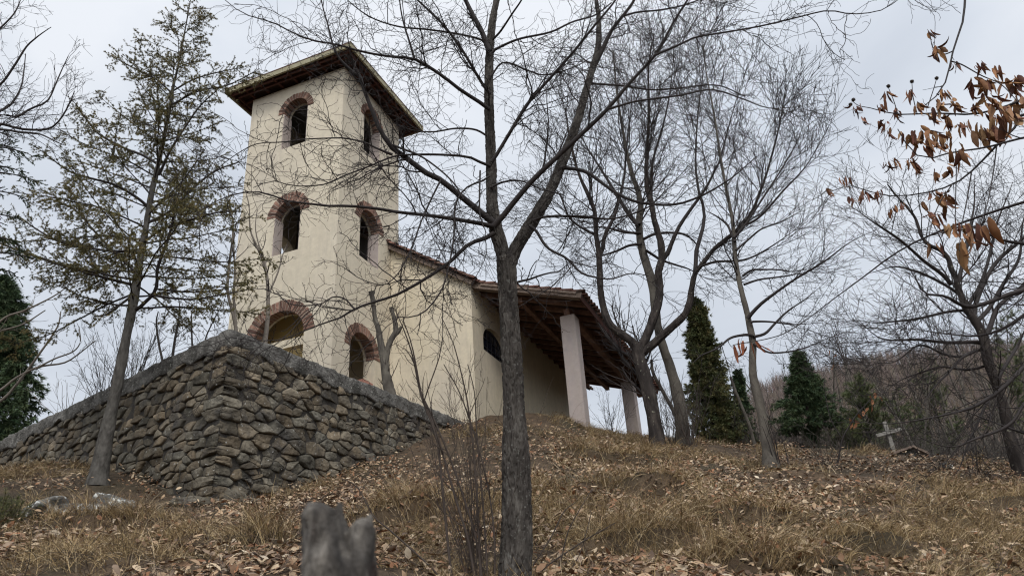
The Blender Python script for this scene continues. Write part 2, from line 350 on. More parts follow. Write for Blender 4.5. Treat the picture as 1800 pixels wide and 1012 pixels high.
# ------------------------------------------------------------------ box / panel builder
class MB:
    def __init__(s): s.v = []; s.f = []; s.c = []
    def add(s, vs, fs):
        s.pieces = getattr(s, 'pieces', []) + [(list(vs), list(fs))]
        o = len(s.v); s.v += [tuple(float(c) for c in v) for v in vs]; s.f += [tuple(i + o for i in f) for f in fs]
    def hexa(s, p):  # 8 corners: bottom 4 (ccw), top 4
        s.add(p, [(0, 3, 2, 1), (4, 5, 6, 7), (0, 1, 5, 4), (1, 2, 6, 5), (2, 3, 7, 6), (3, 0, 4, 7)])
    def box(s, fn, u0, u1, v0, v1, w0_, w1_):
        s.hexa([fn(u0, v0, w0_), fn(u1, v0, w0_), fn(u1, v1, w0_), fn(u0, v1, w0_), fn(u0, v0, w1_), fn(u1, v0, w1_), fn(u1, v1, w1_), fn(u0, v1, w1_)])
    def beam(s, p, q, w, h, upv=(0, 0, 1)):
        p = np.asarray(p, float); q = np.asarray(q, float); d = (q - p) / np.linalg.norm(q - p)
        sd_ = np.cross(d, upv); sd_ /= np.linalg.norm(sd_); uu = np.cross(sd_, d)
        a = sd_ * w / 2; b = uu * h / 2
        s.hexa([p - a - b, p + a - b, q + a - b, q - a - b, p - a + b, p + a + b, q + a + b, q - a + b])
    def panel(s, fn, loops, depth):
        """fn(u,v,d)->3D ; loops = [outer, hole, ...] of (u,v)"""
        flat = [p for l in loops for p in l]
        tris = tessellate_polygon([[Vector((p[0], p[1], 0)) for p in l] for l in loops])
        n = len(flat)
        vs = [fn(u, v, 0) for u, v in flat] + [fn(u, v, depth) for u, v in flat]
        fs = [tuple(t) for t in tris] + [tuple(i + n for i in reversed(t)) for t in tris]
        o_ = 0
        for l in loops:
            k = len(l)
            for i in range(k):
                j = (i + 1) % k
                fs.append((o_ + i, o_ + j, o_ + j + n, o_ + i + n))
            o_ += k
        s.add(vs, fs)
    def build_each(s, name, m, parent=None, bevel=0):
        for vs, fs in s.pieces:
            q = MB(); q.add(vs, fs); q.build(name, m, parent, bevel)
    def build(s, name, m, parent=None, bevel=0, smooth=False):
        import bmesh
        bm = bmesh.new(); vv = [bm.verts.new(v) for v in s.v]
        for f in s.f:
            try: bm.faces.new([vv[i] for i in f])
            except ValueError: pass
        bmesh.ops.recalc_face_normals(bm, faces=bm.faces)
        if bevel: bmesh.ops.bevel(bm, geom=list(bm.edges), offset=bevel, segments=1, affect='EDGES', profile=.5)
        me = bpy.data.meshes.new(name); bm.to_mesh(me); bm.free()
        if smooth: me.polygons.foreach_set('use_smooth', np.ones(len(me.polygons), bool))
        return link_mesh(name, me, m, parent)
def arch_loop(u0, u1, sill, spring, rise, n=14):
    c = (u0 + u1) / 2; r = (u1 - u0) / 2
    pts = [(u0, sill), (u1, sill)]
    for i in range(n + 1):
        t = math.pi * i / n; pts.append((c + r * math.cos(t), spring + rise * math.sin(t)))
    return pts

# ------------------------------------------------------------------ the church
church = empty('church', W(1.5, 1.5, 0.9), 'cream plastered chapel with a square bell tower, brick arched openings and a tiled side porch', 'church')
WT, DT, TH = 3.06, 2.93, .32
HW = 10.82
fL = lambda u, v, d: W(u, d, v)                    # left face, depth goes inwards
fR = lambda u, v, d: W(d, u, v)                    # right face
fLB = lambda u, v, d: W(WT - d, u, v)              # face opposite the right one
fRB = lambda u, v, d: W(u, DT - d, v)              # face opposite the left one
winL = [(1.13, 1.93, 5.42, 6.55, .40), (1.13, 1.93, 8.70, 9.90, .40)]
winR = [(.98, 1.90, 5.42, 6.52, .44), (1.03, 1.87, 8.74, 9.90, .42)]
archL = (.80, 2.24, 1.2, 3.16, .66); archR = (.70, 1.80, 1.75, 2.87, .50)
mb = MB()
mb.panel(fL, [[(0, .4), (WT, .4), (WT, HW), (0, HW)]] + [arch_loop(*w) for w in winL + [archL]], TH)
mb.panel(fR, [[(TH + .002, .4), (DT, .4), (DT, HW), (TH + .002, HW)]] + [arch_loop(*w) for w in winR + [archR]], TH)
mb.panel(fLB, [[(TH + .002, .4), (DT, .4), (DT, HW), (TH + .002, HW)], arch_loop(1.0, 1.9, 5.42, 6.52, .42), arch_loop(.7, 2.2, 1.2, 3.1, .7)], TH)
mb.panel(fRB, [[(TH + .002, .4), (WT - TH - .002, .4), (WT - TH - .002, HW - .002), (TH + .002, HW - .002)]], TH)
tw = mb.build('tower_wall', M['beige'], church)
mb = MB()
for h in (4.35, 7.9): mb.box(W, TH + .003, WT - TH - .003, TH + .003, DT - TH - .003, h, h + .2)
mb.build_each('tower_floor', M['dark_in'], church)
# ceiling of boards under the roof
mb = MB()
mb.box(W, TH + .003, WT - TH - .003, TH + .003, DT - TH - .003, 10.7, 10.76)
# thin sheets over the inner walls, indoor shade put into their dark colour
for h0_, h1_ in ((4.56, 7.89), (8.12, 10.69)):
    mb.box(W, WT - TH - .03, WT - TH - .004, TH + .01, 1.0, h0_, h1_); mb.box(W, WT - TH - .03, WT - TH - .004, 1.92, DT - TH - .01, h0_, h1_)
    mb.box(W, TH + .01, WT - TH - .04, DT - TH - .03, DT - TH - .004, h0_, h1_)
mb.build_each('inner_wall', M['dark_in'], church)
# lintel slab across the wide arch, with the paler inner wall
mb = MB(); mb.box(W, .78, 2.26, .14, .315, 2.90, 3.11)
mb.build('lintel', M['cream'], church)
mb = MB(); mb.box(W, .62, WT - TH - .01, .86, .9, .5, 4.34)
mb.build('inner_wall', M['ochre'], church)
def brick_arch(fn, w, rout, thick=.24, n=None, rj=.013, down=.0):
    u0, u1, sill, spring, rise = w
    c = (u0 + u1) / 2; r = (u1 - u0) / 2
    n = n or int(math.pi * (r + .1) / .088)
    b = MB(); g = MB()
    for i in range(n):
        t0 = math.pi * (i + random.uniform(.08, .17)) / n; t1 = math.pi * (i + random.uniform(.83, .92)) / n
        jr = random.uniform(-rj * 1.1, rj * .9); pr = -.006 - random.uniform(0, .014)
        def pt(t, k, d):
            ex = (r + (rout - r) * k + (jr if k else 0) - (.012 if not k else 0)); ez = (rise + (rout - r) * k + (jr if k else 0) - (.012 if not k else 0))
            return fn(c + ex * math.cos(t), spring + ez * math.sin(t), d)
        b.hexa([pt(t0, 0, pr), pt(t0, 1, pr), pt(t1, 1, pr), pt(t1, 0, pr), pt(t0, 0, thick), pt(t0, 1, .03), pt(t1, 1, .03), pt(t1, 0, thick)])
    k = 24
    for i in range(k):
        t0 = math.pi * i / k; t1 = math.pi * (i + 1) / k
        def pt(t, kk, d): return fn(c + (r + (rout - r) * kk - .004) * math.cos(t), spring + (rise + (rout - r) * kk - .004) * math.sin(t), d)
        g.hexa([pt(t0, 0, -.003), pt(t0, .97, -.003), pt(t1, .97, -.003), pt(t1, 0, -.003), pt(t0, 0, thick + .02), pt(t0, .97, .03), pt(t1, .97, .03), pt(t1, 0, thick + .02)])
    o = b.build('brick_arch', M['brick'], church, bevel=.006)
    g.build('mortar', M['mortar'], o)
    return o
brick_arch(fL, winL[0], .66); brick_arch(fL, winL[1], .59)
brick_arch(fR, winR[0], .70); brick_arch(fR, winR[1], .60)
brick_arch(fL, archL, 1.0, n=27); brick_arch(fR, archR, .78, n=22)
# window reveals painted dusky pink
def reveal(fn, w):
    u0, u1, sill, spring, rise = w
    b = MB(); b.box(fn, u0 - .004, u0 + .02, sill + .0, spring, .012, TH + .012); b.build('window_reveal', M['pillar'], church)
    b = MB(); b.box(fn, u1 - .02, u1 + .004, sill + .0, spring, .012, TH + .012); b.build('window_reveal', M['pillar'], church)
for w in winL: reveal(fL, w)
for w in winR: reveal(fR, w)
# brick pier closing the lower part of the right arch
b = MB()
for i in range(5):
    for j in range(3):
        b.box(fR, 1.36 + j * .15, 1.50 + j * .15, 1.76 + i * .1, 1.85 + i * .1, .03 + random.uniform(-.01, .01), .28)
b.build('brick_infill', mat('pale_brick', [(.30, .14, .11), (.40, .2, .15)], scale=6, bump=.5, bscale=50), church, bevel=.006)
# tower roof: hipped, deep eaves
EO = .52
mb = MB()
for (a0, b0, a1, b1) in ((-EO, -EO, WT + EO, -EO), (-EO, -EO, -EO, DT + EO), (WT + EO, -EO, WT + EO, DT + EO), (-EO, DT + EO, WT + EO, DT + EO)):
    p, q = W(a0, b0, 10.93), W(a1, b1, 10.93); d = (q - p) / np.linalg.norm(q - p)
    mb.beam(p - d * .03, q + d * .03, .055, .155)
roof = MB(); cx, cy = WT / 2, DT / 2
r_ = EO + .035
roof.add([W(-r_, -r_, 11.03), W(WT + r_, -r_, 11.03), W(WT + r_, DT + r_, 11.03), W(-r_, DT + r_, 11.03), W(cx, cy, 12.25),
          W(-r_, -r_, 11.0), W(WT + r_, -r_, 11.0), W(WT + r_, DT + r_, 11.0), W(-r_, DT + r_, 11.0)],
         [(0, 1, 4), (1, 2, 4), (2, 3, 4), (3, 0, 4), (0, 1, 6, 5), (1, 2, 7, 6), (2, 3, 8, 7), (3, 0, 5, 8), (5, 6, 7, 8)])
ro = roof.build('tower_roof', M['tile'], church)
mb.build_each('fascia', M['fascia'], ro)
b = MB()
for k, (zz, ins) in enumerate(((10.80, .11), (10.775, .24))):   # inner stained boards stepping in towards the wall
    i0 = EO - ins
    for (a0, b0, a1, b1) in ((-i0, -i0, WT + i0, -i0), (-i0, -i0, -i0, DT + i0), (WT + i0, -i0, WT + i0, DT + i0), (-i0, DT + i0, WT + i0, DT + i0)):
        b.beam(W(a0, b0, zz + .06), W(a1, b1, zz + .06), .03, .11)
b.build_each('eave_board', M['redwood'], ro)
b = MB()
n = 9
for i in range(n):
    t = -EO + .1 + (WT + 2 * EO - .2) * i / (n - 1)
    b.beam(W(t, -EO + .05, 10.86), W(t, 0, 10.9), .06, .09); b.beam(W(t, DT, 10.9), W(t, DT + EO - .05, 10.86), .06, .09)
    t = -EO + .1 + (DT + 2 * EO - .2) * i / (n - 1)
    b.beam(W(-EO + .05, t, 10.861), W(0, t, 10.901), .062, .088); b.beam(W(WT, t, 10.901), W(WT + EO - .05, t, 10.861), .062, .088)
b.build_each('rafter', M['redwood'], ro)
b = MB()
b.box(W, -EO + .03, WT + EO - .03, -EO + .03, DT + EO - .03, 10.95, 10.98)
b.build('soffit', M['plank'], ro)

# nave
AN, BN, BE = -2.356, 2.521, 12.2
HN, SL = 4.717, .71
AR = 1.53; HR = HN + (AR - AN) * SL; AL = 2 * AR - AN
mb = MB()
fG = lambda u, v, d: W(u, BN + d, v)
mb.panel(fG, [[(AN, .4), (-.004, .4), (-.004, HN + (0 - AN) * SL - .02), (AN, HN)]], .3)
mb.panel(lambda u, v, d: W(u, BN + .42 + d, v), [[(AN + .31, .4), (AL, .4), (AL, HN), (AR, HR - .05), (AN + .31, HN + .2)]], .25)
fS = lambda u, v, d: W(AN + d, u, v)
side_win = (3.15, 4.75, 3.12, 3.42, .5)
mb.panel(fS, [[(BN + .302, .4), (BE, .4), (BE, HN - .02), (BN + .302, HN - .02)], arch_loop(*side_win)], .3)
mb.panel(lambda u, v, d: W(u, BE - d, v), [[(AN + .302, .4), (AL, .4), (AL, HN - .02), (AR, HR - .05), (AN + .302, HN - .02)]], .3)
mb.build('nave_wall', M['cream'], church)
wf = MB()
wf.panel(fS, [arch_loop(side_win[0] + .003, side_win[1] - .003, 3.123, 3.42, .497), arch_loop(side_win[0] + .05, side_win[1] - .05, 3.17, 3.42, .45)], .05)
wfo = wf.build('window_frame', M['iron'], church)
wfo.data.transform(Matrix.Translation(Vector(AX * .12)))
g = MB(); g.panel(lambda u, v, d: W(AN + .14 + d, u, v), [arch_loop(side_win[0] + .03, side_win[1] - .03, 3.15, 3.42, .47)], .01)
g.build('pane', M['glass'], wfo)
g = MB()
for i in range(1, 6): 
    u = side_win[0] + 1.6 * i / 6; g.box(lambda u_, v_, d_: W(AN + .115 + d_, u_, v_), u - .008, u + .008, 3.17, 3.42 + .44 * math.sqrt(max(0, 1 - ((u - 3.95) / .8) ** 2)), 0, .016)
for v in (3.35, 3.6): g.box(lambda u_, v_, d_: W(AN + .113 + d_, u_, v_), 3.2 if v < 3.5 else 3.35, 4.7 if v < 3.5 else 4.55, v - .008, v + .008, 0, .018)
g.build_each('window_bar', M['iron'], wfo)
# roofs: boards, tiles, rafters
def roof_plane(a0, h0_, a1, h1_, b0, b1, name, parent, rows_over=.0, thick=.03):
    """slope from (a0,h0) high to (a1,h1) low, boarded underside and curved tiles on top"""
    d = np.array([a1 - a0, h1_ - h0_]); Ls = np.hypot(*d); d = d / Ls; nrm = np.array([d[1], -d[0]])
    if nrm[1] < 0: nrm = -nrm
    def fn(s_, b_, t_): return W(a0 + d[0] * s_ + nrm[0] * t_, b_, h0_ + d[1] * s_ + nrm[1] * t_)
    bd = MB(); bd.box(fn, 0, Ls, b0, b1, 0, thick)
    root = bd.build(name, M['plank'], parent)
    V = []; Fq = []
    ncol = int((b1 - b0) / .21); nrow = max(1, int(Ls / .30)); k = 6; cnt = 0
    for c_ in range(ncol + 1):
        bb = b0 + c_ * (b1 - b0) / ncol
        for r in range(nrow + 1):
            s0 = min(r * .30, Ls - .2) + random.uniform(-.015, .015); s1 = s0 + .38
            if s1 > Ls + .06: s1 = Ls + .06 + random.uniform(-.01, .015)
            jb = random.uniform(-.012, .012); lift = random.uniform(0, .012)
            for (s_, rad, z) in ((s0, .075, .035), (s1, .092, .062 + lift)):
                for q in range(k + 1):
                    t = math.pi * q / k
                    V.append(fn(s_, bb + jb + rad * math.cos(t), thick + z - .03 + rad * .8 * math.sin(t)))
            for (s_, rad, z) in ((s0, .06, .035), (s1, .077, .062 + lift)):
                for q in range(k + 1):
                    t = math.pi * q / k
                    V.append(fn(s_, bb + jb + rad * math.cos(t), thick + z - .03 + rad * .8 * math.sin(t)))
            o_ = cnt; m_ = k + 1
            for q in range(k):
                Fq.append((o_ + q, o_ + q + 1, o_ + m_ + q + 1, o_ + m_ + q))
                Fq.append((o_ + 2 * m_ + q, o_ + 3 * m_ + q, o_ + 3 * m_ + q + 1, o_ + 2 * m_ + q + 1))
                Fq.append((o_ + m_ + q, o_ + m_ + q + 1, o_ + 3 * m_ + q + 1, o_ + 3 * m_ + q))
                Fq.append((o_ + q, o_ + 2 * m_ + q, o_ + 2 * m_ + q + 1, o_ + q + 1))
            cnt += 4 * m_
    # trough tiles between the covers: one slightly corrugated layer
    raw_mesh('roof_tiles', np.array(V), np.array(Fq), M['tile'], root)
    return fn, Ls, root
RA, RHh = AN - .02, HN + .03
fn1, L1, nroof = roof_plane(AR, HR + .03, AN - .12, HN + .03 - .06, BN - .16, BE + .2, 'nave_roof', church)
b = MB()
b.box(fn1, .05, L1, BN - .155, BN - .10, -.10, -.003)
b.build('barge_board', M['oldwood'], nroof)
fn2_, L2_, nroof2 = roof_plane(AR, HR + .03, AL + .12, HN - .03, BN - .16, BE + .2, 'nave_roof', church)
AE, HE = -5.19, 3.74
PB0, PB1 = 2.62, 11.0
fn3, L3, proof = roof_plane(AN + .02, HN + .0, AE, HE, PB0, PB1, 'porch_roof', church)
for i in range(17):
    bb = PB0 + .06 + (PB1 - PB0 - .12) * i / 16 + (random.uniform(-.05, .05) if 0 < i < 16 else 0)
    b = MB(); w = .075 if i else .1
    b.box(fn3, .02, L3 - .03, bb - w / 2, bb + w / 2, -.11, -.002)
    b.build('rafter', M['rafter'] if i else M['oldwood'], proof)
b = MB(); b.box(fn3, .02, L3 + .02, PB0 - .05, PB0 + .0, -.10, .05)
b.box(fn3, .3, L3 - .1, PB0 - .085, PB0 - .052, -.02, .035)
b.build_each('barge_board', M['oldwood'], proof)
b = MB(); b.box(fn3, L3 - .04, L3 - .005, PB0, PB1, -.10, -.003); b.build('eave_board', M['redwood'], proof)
b = MB()
b.beam(W(-4.58, 3.33, 3.72), W(-4.58, PB1 - .05, 3.72), .16, .18)
b.build('porch_beam', M['rafter'], church, bevel=.01)
b = MB()
b.beam(W(-3.5, PB0 + .35, 4.14), W(-3.5, PB1 - .05, 4.14), .12, .12)
b.build('purlin', M['rafter'], church)
for i, bb in enumerate((3.321, 9.067)):
    b = MB(); b.box(W, -4.77, -4.39, bb, bb + .38, .2 if i == 0 else 1.0, 3.625)
    b.build('pillar', M['pillar'], church, bevel=.012)
# terrace behind the retaining wall, up to the church
b = MB()
def tz(x, y): return 4.98
ts = [w0 + (0.15, .25), w1 + (.05, .3), w2 + (-.35, .2), np.array([-1.2, 19.5]), np.array([-3, 32]), np.array([-16, 34]), np.array([-18, 20])]
tv = [(p[0], p[1], 4.97) for p in ts] + [(p[0], p[1], 3.0) for p in ts]
k = len(ts)
b.add(tv, [tuple(range(k)), tuple(range(2 * k - 1, k - 1, -1))] + [(i, (i + 1) % k, (i + 1) % k + k, i + k) for i in range(k)])
o = b.build('terrace_ground', M['soil']); tag(o, 'level ground of the church terrace behind the stone wall', 'ground', kind='structure')

# ------------------------------------------------------------------ retaining wall
wall = empty('stone_retaining_wall', (w1[0], w1[1], 2.2), 'dark rough stone retaining wall with concrete coping below the church', 'wall')
SV, SF, SC = [], [], []
CT = WALL_Z - .30
rs = random.Random(3)
corner_rows = []
z = CT + .02
while z > 1.4:
    h = rs.choice([.10, .13, .16, .18, .2, .24]); corner_rows.append((z - h / 2, h)); z -= h
def clip(poly, p, n):
    """keep the part of a convex polygon where (q - p) . n <= 0"""
    out = []
    for i in range(len(poly)):
        a, b = poly[i], poly[(i + 1) % len(poly)]
        da = (a[0] - p[0]) * n[0] + (a[1] - p[1]) * n[1]; db = (b[0] - p[0]) * n[0] + (b[1] - p[1]) * n[1]
        if da <= 0: out.append(a)
        if (da < 0 < db) or (db < 0 < da): t = da / (da - db); out.append((a[0] + (b[0] - a[0]) * t, a[1] + (b[1] - a[1]) * t))
    return out
def stone_wall(corner, other, sd_, outn):
    d = other - corner; LL = np.linalg.norm(d); d = d / LL
    K = .50                                     # stones are broader than tall
    seeds = []
    for (zc, h) in corner_rows:
        u = rs.uniform(.16, .26); seeds.append((u * K, zc))
        u = u * 2
        while u < LL:
            w = h * rs.uniform(.8, 2.1) + .04
            seeds.append(((u + w / 2) * K, zc + rs.uniform(-.07, .07)))
            if rs.random() < .16: seeds.append(((u + w / 2 + rs.uniform(-.06, .06)) * K, zc + rs.choice([-1, 1]) * h * .55))
            u += w
    S_ = np.array(seeds)
    for i, (su, sz) in enumerate(seeds):
        dd2 = ((S_ - S_[i]) ** 2).sum(1); nb = np.argsort(dd2)[1:24]
        poly = [(su - .45, sz - .4), (su + .5, sz - .4), (su + .5, sz + .4), (su - .5, sz + .4)]
        for j in nb:
            if dd2[j] > .36: break
            m_ = ((S_[j, 0] + su) / 2, (S_[j, 1] + sz) / 2); n_ = np.array([S_[j, 0] - su, S_[j, 1] - sz]); n_ = n_ / np.linalg.norm(n_)
            poly = clip(poly, (m_[0] - n_[0] * .0042, m_[1] - n_[1] * .0042), n_)
            if len(poly) < 3: break
        if len(poly) < 3: continue
        poly = clip(poly, (0, 0), (-1, 0)); poly = clip(poly, (0, CT + .03), (0, 1)); poly = clip(poly, (LL * K, 0), (1, 0))
        if len(poly) < 3: continue
        poly = [(p[0] / K, p[1]) for p in poly]
        A_ = np.array(poly); per = np.linalg.norm(np.roll(A_, -1, 0) - A_, axis=1); cum = np.concatenate([[0], np.cumsum(per)])
        if cum[-1] < .10: continue
        m_ = 26; tt = np.linspace(0, cum[-1], m_ + 1)[:-1]; A2 = np.vstack([A_, A_[:1]])
        Bp = np.column_stack([np.interp(tt, cum, A2[:, j]) for j in (0, 1)])
        c_ = Bp.mean(0)
        # corners knocked off a little, edges wandering
        rad = Bp - c_; rl = np.linalg.norm(rad, axis=1); mr_ = np.median(rl)
        edge0 = Bp[:, 0] < .012
        f = np.where(edge0, 1, 1 - .04 * np.clip(rl / mr_ - 1.1, 0, 1) + np.array([rs.uniform(-.025, .0) for _ in range(m_)]))
        Bp = c_ + rad * f[:, None]
        size = math.sqrt(max(1e-4, cum[-1] ** 2 / 16))
        prot = rs.uniform(.005, .06) * min(1.2, size / .18 + .25)
        tint = rs.uniform(.6, 1.3); warm = rs.uniform(-.05, .11)
        planes = [(rs.uniform(0, 6.28), rs.uniform(.05, .55), rs.uniform(.0, .6)) for _ in range(4)]
        tu, tz_ = rs.uniform(-.16, .16), rs.uniform(-.30, .12)
        rings = [1, .985, .93, .80, .6, .38, .18]; pr_ = [-.07, .55, .88, .98, 1, 1, 1]
        o0 = len(SV)
        for s_, k_ in zip(rings, pr_):
            for q in range(m_):
                p = c_ + (Bp[q] - c_) * s_
                if edge0[q]: p = np.array([0., p[1]])
                rel = (p - c_) / max(size, .05)
                h_ = prot + tu * (p[0] - c_[0]) + tz_ * (p[1] - c_[1])
                for (an, of, sl) in planes: h_ -= max(0, rel[0] * math.cos(an) + rel[1] * math.sin(an) - of) * sl * .13
                dep = h_ * k_ if k_ > 0 else k_
                if edge0[q]:
                    ed = min(1, abs(p[1] - c_[1]) / max(.02, (Bp[edge0][:, 1].max() - Bp[edge0][:, 1].min()) / 2)); dep = prot * .75 * (1 - ed ** 8) - .03 * ed ** 8
                    P_ = corner + (outn + cornbis[sd_]) * dep
                else: P_ = corner + d * p[0] + outn * dep
                SV.append((P_[0], P_[1], p[1])); SC.append((tint * (1 + warm), tint, tint * (1 - warm)))
        P_ = corner + d * c_[0] + outn * (prot); SV.append((P_[0], P_[1], c_[1])); SC.append((tint * (1 + warm), tint, tint * (1 - warm)))
        nr = len(rings)
        for k_ in range(nr - 1):
            for q in range(m_): a = o0 + k_ * m_ + q; b = o0 + k_ * m_ + (q + 1) % m_; SF.append((a, b, b + m_, a + m_))
        for q in range(m_): SF.append((o0 + (nr - 1) * m_ + q, o0 + (nr - 1) * m_ + (q + 1) % m_, o0 + nr * m_, o0 + nr * m_))
dL = (w0 - w1) / np.linalg.norm(w0 - w1); dR = (w2 - w1) / np.linalg.norm(w2 - w1)
nL = np.array([dL[1], -dL[0]]); nL = nL if nL[1] < 0 else -nL
nR = np.array([dR[1], -dR[0]]); nR = nR if nR[1] < 0 else -nR
cornbis = {0: nR, 1: nL}
w0x = w1 + dL * 11.5; w2x = w1 + dR * 7.3
stone_wall(w1, w0x, 0, nL); stone_wall(w1, w2x, 1, nR)
SV = np.array(SV)
nz = vnoise(SV, 8, 4, 4) * .020 + vnoise(SV, 26, 5, 3) * .010
dirv = np.where(((SV[:, 0] - w1[0]) * dR[0] + (SV[:, 1] - w1[1]) * dR[1] > .05)[:, None], np.append(nR, 0)[None], np.append(nL, 0)[None])
SV += dirv * nz[:, None]
SV[:, 2] += vnoise(SV, 7, 8, 2) * .008
SF = np.array(SF); tri_ = SF[:, 2] == SF[:, 3]
raw_mesh('stonework', SV, [SF[~tri_], SF[tri_][:, :3]], M['stone'], wall, smooth=False, colr=np.array(SC))
def prism2(corner_pts, z0, z1, name, m, rough=0):
    b = MB(); k = len(corner_pts)
    b.add([(p[0], p[1], z0) for p in corner_pts] + [(p[0], p[1], z1) for p in corner_pts],
          [tuple(range(k)), tuple(range(2 * k - 1, k - 1, -1))] + [(i, (i + 1) % k, (i + 1) % k + k, i + k) for i in range(k)])
    return b.build(name, m, wall)
th = .45
ic = w1 - (nL + nR) * .28
prism2([w0x, w1, w2x, w2x - nR * th, w1 - (nL + nR) * th * .7, w0x - nL * th], .8, CT + .02, 'wall_core', M['joint'])
# coping: a rough cast band, gridded so that its edge can wander
CV, CF = [], []
cc = 0
path = [w1 + dL * t for t in np.arange(11.5, 0, -.06)] + [w1 + dR * t for t in np.arange(0, 7.3, .06)]
nrmp = [nL] * len(np.arange(11.5, 0, -.06)) + [nR] * len(np.arange(0, 7.3, .06))
nrmp[len(np.arange(11.5, 0, -.06))] = nL + nR
prof = [(-.02, -.30), (.045, -.315), (.05, -.27), (.052, -.2), (.05, -.13), (.048, -.06), (.042, -.015), (.02, 0.0), (-.1, .004), (-.25, .004), (-.5, 0), (-.5, -.3)]
for p, nn in zip(path, nrmp):
    for (d_, z_) in prof: CV.append((p[0] + nn[0] * d_, p[1] + nn[1] * d_, WALL_Z + z_))
CV = np.array(CV); k = len(prof)
wob = vnoise(CV, 5, 2, 4)
low = (CV[:, 2] < WALL_Z - .24)
CV[:, 2] += np.where(low, vnoise(CV, 3.2, 3, 3) * .075, wob * .014)
nn3 = np.repeat(np.array(nrmp), k, axis=0)
wob2 = wob * .03 + vnoise(CV, 16, 6, 3) * .02
CV[:, 0] += nn3[:, 0] * wob2; CV[:, 1] += nn3[:, 1] * wob2
for i in range(len(path) - 1):
    for j in range(k - 1): q = i * k + j; CF.append((q, q + k, q + k + 1, q + 1))
raw_mesh('coping', CV, np.array(CF), M['coping'], wall, smooth=True)

# ------------------------------------------------------------------ tubes and trees
def tubes(P, R, sides):
    """P (M,n,3) R (M,n) -> verts, faces"""
    Mn, n, _ = P.shape
    T = np.gradient(P, axis=1); T /= np.linalg.norm(T, axis=2, keepdims=True) + 1e-12
    ref = np.where(np.abs(T[:, :1, 2:3]) > .8, np.array([[[1., .1, 0]]]), np.array([[[.05, .1, 1.]]]))
    U = np.cross(T, np.broadcast_to(ref, T.shape)); U /= np.linalg.norm(U, axis=2, keepdims=True) + 1e-12
    Vv = np.cross(T, U)
    a = np.arange(sides) * 2 * np.pi / sides
    ring = P[:, :, None, :] + R[:, :, None, None] * (np.cos(a)[None, None, :, None] * U[:, :, None, :] + np.sin(a)[None, None, :, None] * Vv[:, :, None, :])
    V = ring.reshape(-1, 3)
    m = np.arange(Mn)[:, None, None] * n * sides; i = np.arange(n - 1)[None, :, None] * sides; s = np.arange(sides)[None, None, :]
    s2 = (s + 1) % sides
    Fq = np.stack([m + i + s, m + i + s2, m + i + sides + s2, m + i + sides + s], -1).reshape(-1, 4)
    return V, Fq
class Geo:
    def __init__(s): s.V = []; s.Fq = []; s.Ft = []; s.n = 0; s.C = []
    def add(s, V, Fq=None, Ft=None, C=None):
        if Fq is not None and len(Fq): s.Fq.append(Fq + s.n)
        if Ft is not None and len(Ft): s.Ft.append(Ft + s.n)
        s.V.append(V); s.n += len(V)
        if C is not None: s.C.append(C)
    def tubes(s, P, R, sides):
        if len(P): s.add(*tubes(P, R, sides))
    def build(s, name, m, parent=None, smooth=True):
        if not s.V: return None
        F_ = []
        if s.Fq: F_.append(np.concatenate(s.Fq))
        if s.Ft: F_.append(np.concatenate(s.Ft))
        return raw_mesh(name, np.concatenate(s.V), F_, m, parent, smooth, np.concatenate(s.C) if s.C else None)
def resample(P, R, n):
    P = np.asarray(P, float); R = np.asarray(R, float)
    k = len(P)
    # Catmull-Rom through the points
    Pp = np.vstack([2 * P[0] - P[1], P, 2 * P[-1] - P[-2]])
    out = []; rr = []; m = 8
    for i in range(k - 1):
        p0, p1, p2, p3 = Pp[i:i + 4]
        for t in np.arange(m) / m:
            out.append(.5 * ((2 * p1) + (-p0 + p2) * t + (2 * p0 - 5 * p1 + 4 * p2 - p3) * t * t + (-p0 + 3 * p1 - 3 * p2 + p3) * t ** 3)); rr.append(R[i] * (1 - t) + R[i + 1] * t)
    out.append(P[-1]); rr.append(R[-1])
    out = np.array(out); rr = np.array(rr)
    L_ = np.concatenate([[0], np.cumsum(np.linalg.norm(np.diff(out, axis=0), axis=1))])
    t = np.linspace(0, L_[-1], n)
    return np.column_stack([np.interp(t, L_, out[:, j]) for j in range(3)]), np.interp(t, L_, rr)
def trace_t(pts, Y0, Y1=None):
    P, R = trace(pts, Y0, Y1); w = np.linspace(0, 1, len(R))[:, None]; g = np.random.default_rng(int(abs(pts[0][0] * 7 + pts[0][1])))
    a = g.uniform(0, 6, (1, 3)); P = P + np.sin(w * g.uniform(7, 13) + a) * .035 * w; return P, R * np.interp(w[:, 0], [0, .6, 1], [1, .9, .35])
def trace(pts, Y0, Y1=None, n=24):
    """pts: [(px,py,rpx),...] on the photograph; Y0->Y1 distance along the branch"""
    if Y1 is None: Y1 = Y0
    k = len(pts); seg = [0]
    for a, b in zip(pts, pts[1:]): seg.append(seg[-1] + math.hypot(b[0] - a[0], b[1] - a[1]))
    P = []; Rr = []
    for q, s_ in zip(pts, seg):
        Y = Y0 + (Y1 - Y0) * s_ / seg[-1]
        P.append(at(q[0], q[1], Y)); Rr.append(q[2] * Y / F * .94)
    return resample(P, Rr, n)
